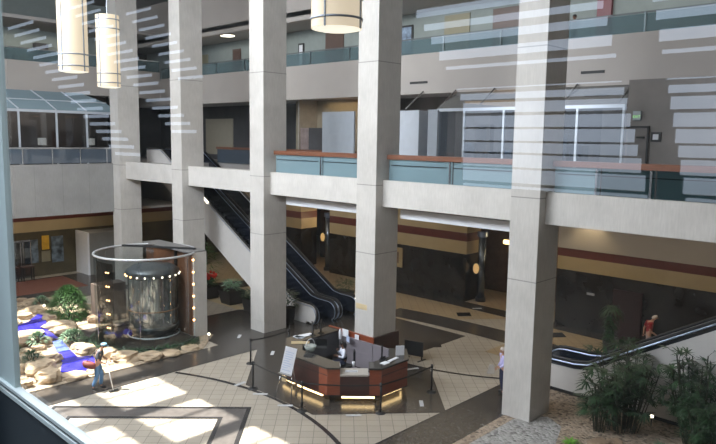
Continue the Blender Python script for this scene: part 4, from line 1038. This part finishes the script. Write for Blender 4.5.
def spot(x, y, lab):
    t = T('garden_spotlight', lab, 'garden light', (x, y, .03))
    MB().tube([(x, y, .03), (x, y, .3)], .02, 6).build('stake', BLACK, t); MB().ball((x, y, .34), .06, 8, 6).build('head', COOLB, t, True)
spot(12.9, 34.6, 'small spotlight at the back of the pond'); spot(16.2, 24.6, 'small spotlight at the corner of the glass enclosure bed'); spot(21.4, 7.2, 'small spotlight in the gravel beneath the palms')

# ------------------------------------------------------------------ people
def skinmesh(chains, sub=2):
    """chains: list of lists of (point, radius); grown with a Skin modifier, evaluated to plain verts/faces"""
    idx = {}; vs = []; rs = []; es = []
    for ch in chains:
        prev = None
        for p, r in ch:
            k = tuple(round(c, 4) for c in p)
            if k not in idx: idx[k] = len(vs); vs.append(k); rs.append(r)
            if prev is not None and prev != idx[k]: es.append((prev, idx[k]))
            prev = idx[k]
    me = bpy.data.meshes.new('tmp'); me.from_pydata(vs, es, []); me.update()
    o = bpy.data.objects.new('tmp', me); col.objects.link(o)
    md = o.modifiers.new('s', 'SKIN'); md.use_smooth_shade = True
    for i, d in enumerate(me.skin_vertices[0].data):
        r = rs[i]; d.radius = r if isinstance(r, tuple) else (r, r); d.use_root = (i == 0)
    sb = o.modifiers.new('b', 'SUBSURF'); sb.levels = sub; sb.render_levels = sub
    dg = bpy.context.evaluated_depsgraph_get(); dg.update(); ev = o.evaluated_get(dg); m2 = ev.to_mesh()
    V = [v.co.copy() for v in m2.vertices]; Fc = [tuple(p.vertices) for p in m2.polygons]
    ev.to_mesh_clear(); bpy.data.objects.remove(o); bpy.data.meshes.remove(me)
    return V, Fc
def person(label, loc, ang, J, shirt, trousers, skin, hair, shoes=BLACKM, sleeves='short', scale=1., hair_len=0., female=False, vest=None, cap=None):
    """J: joints in a frame with x forward, y left, z up"""
    t = T('person', label, 'person', loc)
    ca, sa = math.cos(ang), math.sin(ang)
    W = lambda p: Vector((loc[0]+scale*(p[0]*ca-p[1]*sa), loc[1]+scale*(p[0]*sa+p[1]*ca), loc[2]+scale*p[2]))
    V = {k: Vector(v) for k, v in J.items()}
    mid = lambda a, b, f=.5: tuple(V[a]*(1-f)+V[b]*f)
    pel, che, nek, hd = V['pelvis'], V['chest'], V['neck'], V['head']
    arm = lambda s, g=0: [(V['chest'], .12+g), (V['sh'+s], .052+g), (mid('sh'+s, 'el'+s), .047+g), (V['el'+s], .04+g), (mid('el'+s, 'wr'+s), .036+g), (V['wr'+s], .026+g)]
    leg = lambda s, g=0: [(pel, .125+g), (V['hip'+s], .085+g), (mid('hip'+s, 'kn'+s), .075+g), (V['kn'+s], .055+g), (mid('kn'+s, 'an'+s, .35), .055+g), (V['an'+s], .037+g)]
    up_ = (che-pel)
    torso = [(pel, (.15, .11)), (pel+up_*.5, (.135, .10)), (che, (.155, .11)), (nek, .055), (nek+(hd-nek)*.45, .052), (hd, .088), (hd+(hd-nek).normalized()*.07, .07)]
    chains = [torso]
    for s in 'LR':
        a = arm(s); wr = V['wr'+s]; el = V['el'+s]; dr = (wr-el).normalized(); sd = dr.cross(Vector((0, 1, 0)));
        sd = Vector((0, 0, 1)).cross(dr) if sd.length < .2 else sd; sd.normalize()
        palm = wr+dr*.05
        chains.append(a+[(palm, (.034, .02))])
        chains.append(leg(s)+[(V['an'+s]+Vector((.05, 0, -.045)), .034), (V['an'+s]+Vector((.16, 0, -.055)), .026)])
        V['palm'+s] = palm; V['dr'+s] = dr; V['sd'+s] = sd
    vs, fs = skinmesh(chains, 2)
    mb = MB(); mb.add([W(v) for v in vs], fs)
    # fingers: four unequal and a thumb on each hand
    for s in 'LR':
        palm, dr, sd = V['palm'+s], V['dr'+s], V['sd'+s]; cur = dr.cross(sd).normalized()*(-1)
        for k, L_ in enumerate((.068, .078, .072, .056)):
            b = palm+dr*.025+sd*(.027-.018*k); p1 = b+dr*L_*.5; p2 = p1+(dr*.75+cur*.6)*L_*.35; p3 = p2+(dr*.3+cur*.9)*L_*.25
            mb.tube([W(b), W(p1), W(p2), W(p3)], [.009, .0085, .008, .006], 6)
        b = palm+sd*.03-dr*.01; mb.tube([W(b), W(b+sd*.028+dr*.022), W(b+sd*.034+dr*.05)], [.011, .010, .008], 6)
    f = V.get('face', Vector((1, 0, 0))).normalized(); sd = Vector((0, 0, 1)).cross(f).normalized(); hu = f.cross(sd)*1
    hu = sd.cross(f)*-1 if False else (hd-nek).normalized()
    nose = hd+f*.105-hu*.01
    mb.tube([W(nose+hu*.035), W(nose+f*.022-hu*.008), W(nose-hu*.018)], [.008*scale, .013*scale, .012*scale], 6)
    for k in (-1, 1): mb.ball(W(hd+sd*.092*k-hu*.0), (.014, .014, .03), 8, 6)
    body = mb.build('body', skin, t, True)
    e = MB()
    for k in (-1, 1): e.ball(W(hd+f*.098+sd*.034*k+hu*.018), .011, 8, 6)
    e.build('eyes', BLACKM, body)
    MB().tube([W(hd+f*.098+sd*.025*k-hu*.05) for k in (-1, 0, 1)], .006, 6).build('mouth', mat('lips', (.35, .10, .08), .5), body)
    # clothing follows the body
    g = .014
    sh = [[(pel+up_*.05, (.165, .125)), (pel+up_*.5, (.15, .118)), (che, (.172, .128)), (che+(nek-che)*.75, .075)]]
    for s in 'LR':
        a = [(che, (.172, .128)), (V['sh'+s], .07), (mid('sh'+s, 'el'+s), .062)]
        a += [(mid('sh'+s, 'el'+s, .8), .06)] if sleeves == 'short' else [(V['el'+s], .054), (mid('el'+s, 'wr'+s, .85), .04)]
        sh.append(a)
    vs, fs = skinmesh(sh, 2); MB().add([W(v) for v in vs], fs).build('shirt', shirt, t, True)
    if vest:
        vs, fs = skinmesh([[(pel+up_*.02, (.172, .132)), (pel+up_*.5, (.16, .128)), (che-Vector((0, 0, .03)), (.165, .136))]], 2)
        MB().add([W(v) for v in vs], fs).build('vest', vest, t, True)
    tr = [[(pel+up_*.12, (.158, .12)), (pel, (.165, .125))]]
    for s in 'LR': tr.append([(pel, (.165, .125))]+[(p, r+.02) for p, r in leg(s)[1:-1]]+[(V['an'+s]+Vector((0, 0, .02)), .056)])
    vs, fs = skinmesh(tr, 2); MB().add([W(v) for v in vs], fs).build('trousers', trousers, t, True)
    for s in 'LR':
        a = V['an'+s]; vs, fs = skinmesh([[(a+Vector((-.03, 0, -.04)), .042), (a+Vector((.07, 0, -.045)), .044), (a+Vector((.17, 0, -.052)), .034)]], 1)
        MB().add([W(v) for v in vs], fs).build('shoe', shoes, t, True)
    hb = MB(); c = hd-f*.022+hu*.035
    hb.ball((0, 0, 0), 1, 14, 10)
    hb.v = [W(c+f*v.x*.098+sd*v.y*.098+hu*v.z*.092) for v in hb.v]
    if hair_len:
        q = hd-f*.07
        hb2 = MB(); hb2.tube([W(q+hu*.04), W(q-hu*.07-f*.02), W(q-hu*(.07+hair_len))], [.09*scale, .085*scale, .05*scale], 10)
        hb.add(hb2.v, hb2.f)
    hb.build('hair', hair, t, True)
    if cap:
        cb_ = MB(); cb_.ball((0, 0, 0), 1, 14, 10); c2 = hd+hu*.06-f*.008
        cb_.v = [W(c2+f*v.x*.112+sd*v.y*.106+hu*max(v.z, -.15)*.085) for v in cb_.v]
        cb_.cur = 0
        b0 = c2+f*.09; cb_.add([W(b0+sd*.07), W(b0-sd*.07), W(b0+f*.085-sd*.05-hu*.015), W(b0+f*.085+sd*.05-hu*.015)], [(0, 1, 2, 3), (3, 2, 1, 0)])
        cb_.build('cap', cap, t, True)
    return t, W, V
ST = dict(pelvis=(0, 0, .95), chest=(.02, 0, 1.32), neck=(.02, 0, 1.49), head=(.05, 0, 1.645),
          hipL=(0, .09, .90), knL=(.08, .10, .50), anL=(.02, .11, .10), hipR=(0, -.09, .90), knR=(.02, -.10, .50), anR=(-.12, -.11, .10),
          shL=(.01, .19, 1.41), elL=(-.02, .25, 1.13), wrL=(.12, .25, .92), shR=(.01, -.19, 1.41), elR=(-.02, -.25, 1.13), wrR=(.12, -.25, .92))
# man with the cap, stooping a little over his white stick
J = dict(ST); J.update(chest=(.08, 0, 1.32), neck=(.13, 0, 1.47), head=(.22, 0, 1.60), face=(1, 0, -.25), shL=(.09, .19, 1.39), shR=(.09, -.19, 1.39),
    elR=(.12, -.26, 1.12), wrR=(.34, -.20, 1.02), elL=(.12, .24, 1.12), wrL=(.33, .14, 1.04), knL=(.10, .10, .5), anL=(.06, .11, .10), anR=(-.16, -.11, .10), knR=(0, -.1, .5))
A0 = -.75
person('man in a pale blue cap, charcoal shirt and jeans standing beside the pond', (10.16, 22.55, 0), A0, J, CHARC, DENIM, SKIN, HAIRB, cap=CAPM)
def loc2(base, ang, p): return (base[0]+p[0]*math.cos(ang)-p[1]*math.sin(ang), base[1]+p[0]*math.sin(ang)+p[1]*math.cos(ang), base[2]+p[2])
mb_ = (10.16, 22.55, 0); q = lambda *p: loc2(mb_, A0, p)
t = T('shoulder_bag', 'maroon shoulder bag hanging at the hip of the man in the cap', 'bag', q(-.22, -.15, 1.0))
bg = MB(); bg.ball((0, 0, 0), 1, 14, 10); bg.v = [Vector(q(-.22+.27*max(-.8, min(.8, v.x)), -.22+.13*v.y, .98+.15*max(-.8, min(.8, v.z))-.12*v.x*.5)) for v in bg.v]
bg.build('bag_body', BAGM, t, True)
MB().tube([q(-.32, -.26, 1.06), q(-.15, -.17, 1.3), q(.04, .0, 1.50), q(.06, .17, 1.46)], .014, 6).build('strap', BLACKM, t)
t = T('walking_stick', 'white stick with a dark foot held by the man in the cap', 'stick', q(.62, -.25, 0))
MB().tube([q(.40, -.2, 1.06), q(.62, -.28, .03)], .020, 8).build('shaft', PAPER, t, True)
MB().tube([q(.40, -.2, 1.06), q(.36, -.19, 1.1)], .028, 8).build('grip', BLACKM, t, True); MB().bar(q(.5, -.36, .04), q(.75, -.16, .04), .10, .05).build('foot', BLACKM, t)
# seated receptionist
J = dict(ST); J.update(pelvis=(0, 0, .56), chest=(.04, 0, .93), neck=(.05, 0, 1.09), head=(.10, 0, 1.235), face=(1, 0, -.3),
    hipL=(.02, .09, .54), knL=(.42, .12, .54), anL=(.42, .12, .12), hipR=(.02, -.09, .54), knR=(.42, -.12, .54), anR=(.42, -.12, .12),
    shL=(.03, .18, 1.02), elL=(.10, .24, .78), wrL=(.32, .16, .84), shR=(.03, -.18, 1.02), elR=(.14, -.24, .80), wrR=(.26, -.06, 1.0))
person('receptionist with dark hair, white blouse and navy vest seated inside the desk', (17.3, 17.15, .12), 2.6, J, WSHIRT, NAVYT, SKIND, HAIRB, hair_len=.12, vest=NAVYV, sleeves='long')
t = T('office_chair', 'black office chair under the receptionist', 'chair', (17.3, 17.15, 0))
MB().box(17.05, 17.55, 16.9, 17.4, .46, .54).build('seat', BLACKM, t); MB().bar((17.62, 16.95, .85), (17.45, 16.75, .85), .06, .55).build('backrest', BLACKM, t)
MB().tube([(17.3, 17.15, .08), (17.3, 17.15, .46)], .03, 8).build('gas_post', BLACK, t); 
sb = MB()
for k in range(5): sb.bar((17.3, 17.15, .07), (17.3+.3*math.cos(k*1.257), 17.15+.3*math.sin(k*1.257), .05), .04, .03)
sb.build('star_base', BLACK, t)
# woman half hidden by the right column
J = dict(ST); J.update(elL=(.06, .24, 1.15), wrL=(.26, .20, 1.05), anR=(-.05, -.11, .1))
person('person in a lavender top and navy trousers half hidden by the right column', (20.4, 12.12, 0), 2.5, J, LAVEN, NAVYT, SKIN, HAIRW, sleeves='long', scale=.98)
t = T('tote_bag', 'pale bag held out beside the person in lavender', 'bag', (20.15, 12.5, .9))
MB().add([(20.02, 12.58, .72), (20.22, 12.36, .72), (20.24, 12.40, 1.05), (20.10, 12.52, 1.05), (19.96, 12.54, .72), (20.16, 12.32, .72), (20.18, 12.36, 1.05), (20.04, 12.48, 1.05)], [(0, 1, 2, 3), (7, 6, 5, 4), (0, 4, 5, 1), (3, 2, 6, 7), (1, 5, 6, 2), (0, 3, 7, 4)]).build('bag_body', mat('beige_cloth', (.5, .46, .40), .8), t)
MB().tube([(20.1, 12.5, 1.05), (20.12, 12.46, 1.2), (20.2, 12.4, 1.05)], .012, 6).build('strap', MATS['beige_cloth'], t)
# man in red walking right
J = dict(ST); J.update(chest=(.06, 0, 1.31), neck=(.12, 0, 1.47), head=(.2, 0, 1.59), anL=(.28, .1, .1), knL=(.22, .1, .5), anR=(-.28, -.1, .14), knR=(-.04, -.1, .5), wrL=(-.1, .25, .9), elL=(-.08, .25, 1.13), wrR=(.25, -.22, .95))
person('white haired man in a crimson shirt and pale trousers walking past the dark wall', (28.4, 9.95, 0), -.95, J, REDSH, KHAKI, SKIN, HAIRW, scale=1.1)
# person leaning at the top floor rail
J = dict(ST)
person('person with dark hair seen above the top floor railing', (24.8, 12.25, 12.51), 3.0, J, NAVYV, NAVYT, SKIND, HAIRB, scale=.84)

# ------------------------------------------------------------------ pendant lamps
def pendant(x, y, zb, D, H, label):
    t = T('pendant_lamp', label, 'pendant lamp', (x, y, zb)); r = D/2
    MB().lathe((x, y, zb), [(r, .03), (r, H)], 36).build('shade', LAMPG, t, True)
    MB().lathe((x, y, zb), [(0, -.0), (r*.7, .0), (r*.97, .03)], 36).build('bottom_diffuser', LAMPB, t, True)
    MB().lathe((x, y, zb), [(r, H), (0, H+.03)], 36).build('top_cap', LAMPR, t)
    for z in (.14*D/.7*1.05, .42*D/.7*1.02, H-.42*D/.7, H-.14*D/.7):
        MB().lathe((x, y, zb+z), [(r+.005, -.02), (r+.02, -.02), (r+.02, .02), (r+.005, .02)], 36).build('ring', LAMPR, t, True)
    for k in range(4):
        u = PI*.5*k+.35; MB().bar((x+(r+.012)*math.cos(u), y+(r+.012)*math.sin(u), zb+.02), (x+(r+.012)*math.cos(u), y+(r+.012)*math.sin(u), zb+H), .03, .03, (math.cos(u), math.sin(u), 0)).build('vertical_strap', LAMPR, t)
    MB().tube([(x, y, zb+H), (x, y, 18.6)], .018, 6).build('cable', LAMPR, t)
    return t
pendant(8.9, 9.14, 11.10, .95, 3.15, 'glowing cylindrical pendant lamp at the top centre')
pendant(9.33, 21.66, 11.08, .9, 3.15, 'larger glowing cylindrical pendant lamp at the upper left')
pendant(13.17, 27.18, 11.07, .93, 2.95, 'smaller glowing cylindrical pendant lamp at the upper left, second from the left')

# ------------------------------------------------------------------ light
def area(name, loc, target, sx_, sy_, e, c=(1, 1, 1), spread=PI):
    l = bpy.data.lights.new(name, 'AREA'); l.shape = 'RECTANGLE'; l.size = sx_; l.size_y = sy_; l.energy = e; l.color = c; l.spread = spread
    o = bpy.data.objects.new(name, l); col.objects.link(o); o.location = loc
    o.rotation_euler = (Vector(target)-Vector(loc)).to_track_quat('-Z', 'Y').to_euler(); return o
def point(name, loc, e, c=(1, .75, .45), r=.15):
    l = bpy.data.lights.new(name, 'POINT'); l.energy = e; l.color = c; l.shadow_soft_size = r
    o = bpy.data.objects.new(name, l); col.objects.link(o); o.location = loc; return o
area('skylight_main', (9, 21, 18.2), (10.5, 19, 0), 14, 34, 4500, (1, .97, .93))
area('glazing_front', (1.3, 15, 15.2), (20, 13, 7), 32, 4.5, 10600, (.86, .92, 1))
area('top_floor_light', (25.9, 20, 15.4), (25.9, 20, 12), 2.2, 40, 260, (1, .95, .85))
area('shop_floor_light', (25.5, 12, 11.2), (25.5, 12, 7), 3, 14, 300, (.95, .97, 1))
area('hall_light', (26.2, 26.8, 11.2), (26.2, 26.8, 7.4), 1.2, 3, 30, (1, .75, .42))
area('lobby_light', (26, 16, 5.9), (26, 16, 0), 6, 26, 380, (1, .84, .62))
area('rear_hall_light', (26, 32, 5.9), (26, 32, 0), 5, 12, 200, (1, .78, .5))
area('left_wing_light', (15, 41.5, 4.4), (15, 41.5, 0), 9, 3, 90, (1, .85, .65))
area('left_wing_upper', (14, 42.5, 11.2), (14, 42.5, 7), 9, 2, 220, (1, .9, .8))
area('upper_left_office', (14, 44.5, 15.6), (14, 44.5, 13), 12, 2, 140, (1, .9, .75))
point('lobby_glow_right', (33, 18.3, 3.2), 60); point('lobby_glow_left', (32.2, 33.6, 3.2), 45)
def spotl(name, loc, target, e, ang, c=(1, .78, .45)):
    l = bpy.data.lights.new(name, 'SPOT'); l.energy = e; l.spot_size = ang; l.spot_blend = .7; l.color = c; l.shadow_soft_size = .08
    o = bpy.data.objects.new(name, l); col.objects.link(o); o.location = loc; o.rotation_euler = (Vector(target)-Vector(loc)).to_track_quat('-Z', 'Y').to_euler()
spotl('wall_washer', (29.7, 13.6, 5.9), (30.25, 13.6, 3.0), 120, 1.7)
sun = bpy.data.lights.new('sun', 'SUN'); sun.energy = 26; sun.angle = .012; sun.color = (1, .95, .86)
so = bpy.data.objects.new('sun', sun); col.objects.link(so); so.rotation_euler = d.to_track_quat('-Z', 'Y').to_euler()

w_ = bpy.data.worlds.new('world'); bpy.context.scene.world = w_; w_.use_nodes = True; nt = w_.node_tree
bg = nt.nodes['Background']; tc = nt.nodes.new('ShaderNodeTexCoord'); sp = nt.nodes.new('ShaderNodeSeparateXYZ')
nt.links.new(tc.outputs['Generated'], sp.inputs[0]); r = nt.nodes.new('ShaderNodeValToRGB')
mr = nt.nodes.new('ShaderNodeMapRange'); mr.inputs['From Min'].default_value = -.25; mr.inputs['From Max'].default_value = .45
nt.links.new(sp.outputs['Z'], mr.inputs['Value']); nt.links.new(mr.outputs['Result'], r.inputs['Fac'])
r.color_ramp.elements[0].position = .0; r.color_ramp.elements[0].color = (.20, .22, .22, 1)
r.color_ramp.elements[1].position = 1; r.color_ramp.elements[1].color = (.85, 1.05, 1.35, 1)
e = r.color_ramp.elements.new(.36); e.color = (.66, .78, .96, 1)
nt.links.new(r.outputs['Color'], bg.inputs['Color']); bg.inputs['Strength'].default_value = 2.0
sc = bpy.context.scene
sc.view_settings.view_transform = 'Standard'; sc.view_settings.exposure = 0
sc.cycles.max_bounces = 8; sc.cycles.diffuse_bounces = 4; sc.cycles.glossy_bounces = 4; sc.cycles.transparent_max_bounces = 16
sc.cycles.use_denoising = True; sc.cycles.sample_clamp_indirect = 3; sc.cycles.caustics_reflective = False
area('pane_haze_fill', (-3, 14, 14.8), (-3, 14, 5), 6, 36, 240, (.92, 1, 1))  # lamp added to veil the pane with room haze and brighten the mullion

t = T('laptop', 'open black laptop beside the round basket on the desk', 'laptop', (16.45, 17.75, 1.3))
MB().prism([(16.2, 17.6), (16.5, 17.3), (16.75, 17.55), (16.45, 17.85)], 1.3, 1.32).build('keyboard', BLACKM, t); MB().bar((16.48, 17.86, 1.44), (16.77, 17.56, 1.44), .02, .26).build('screen', BLACK, t)
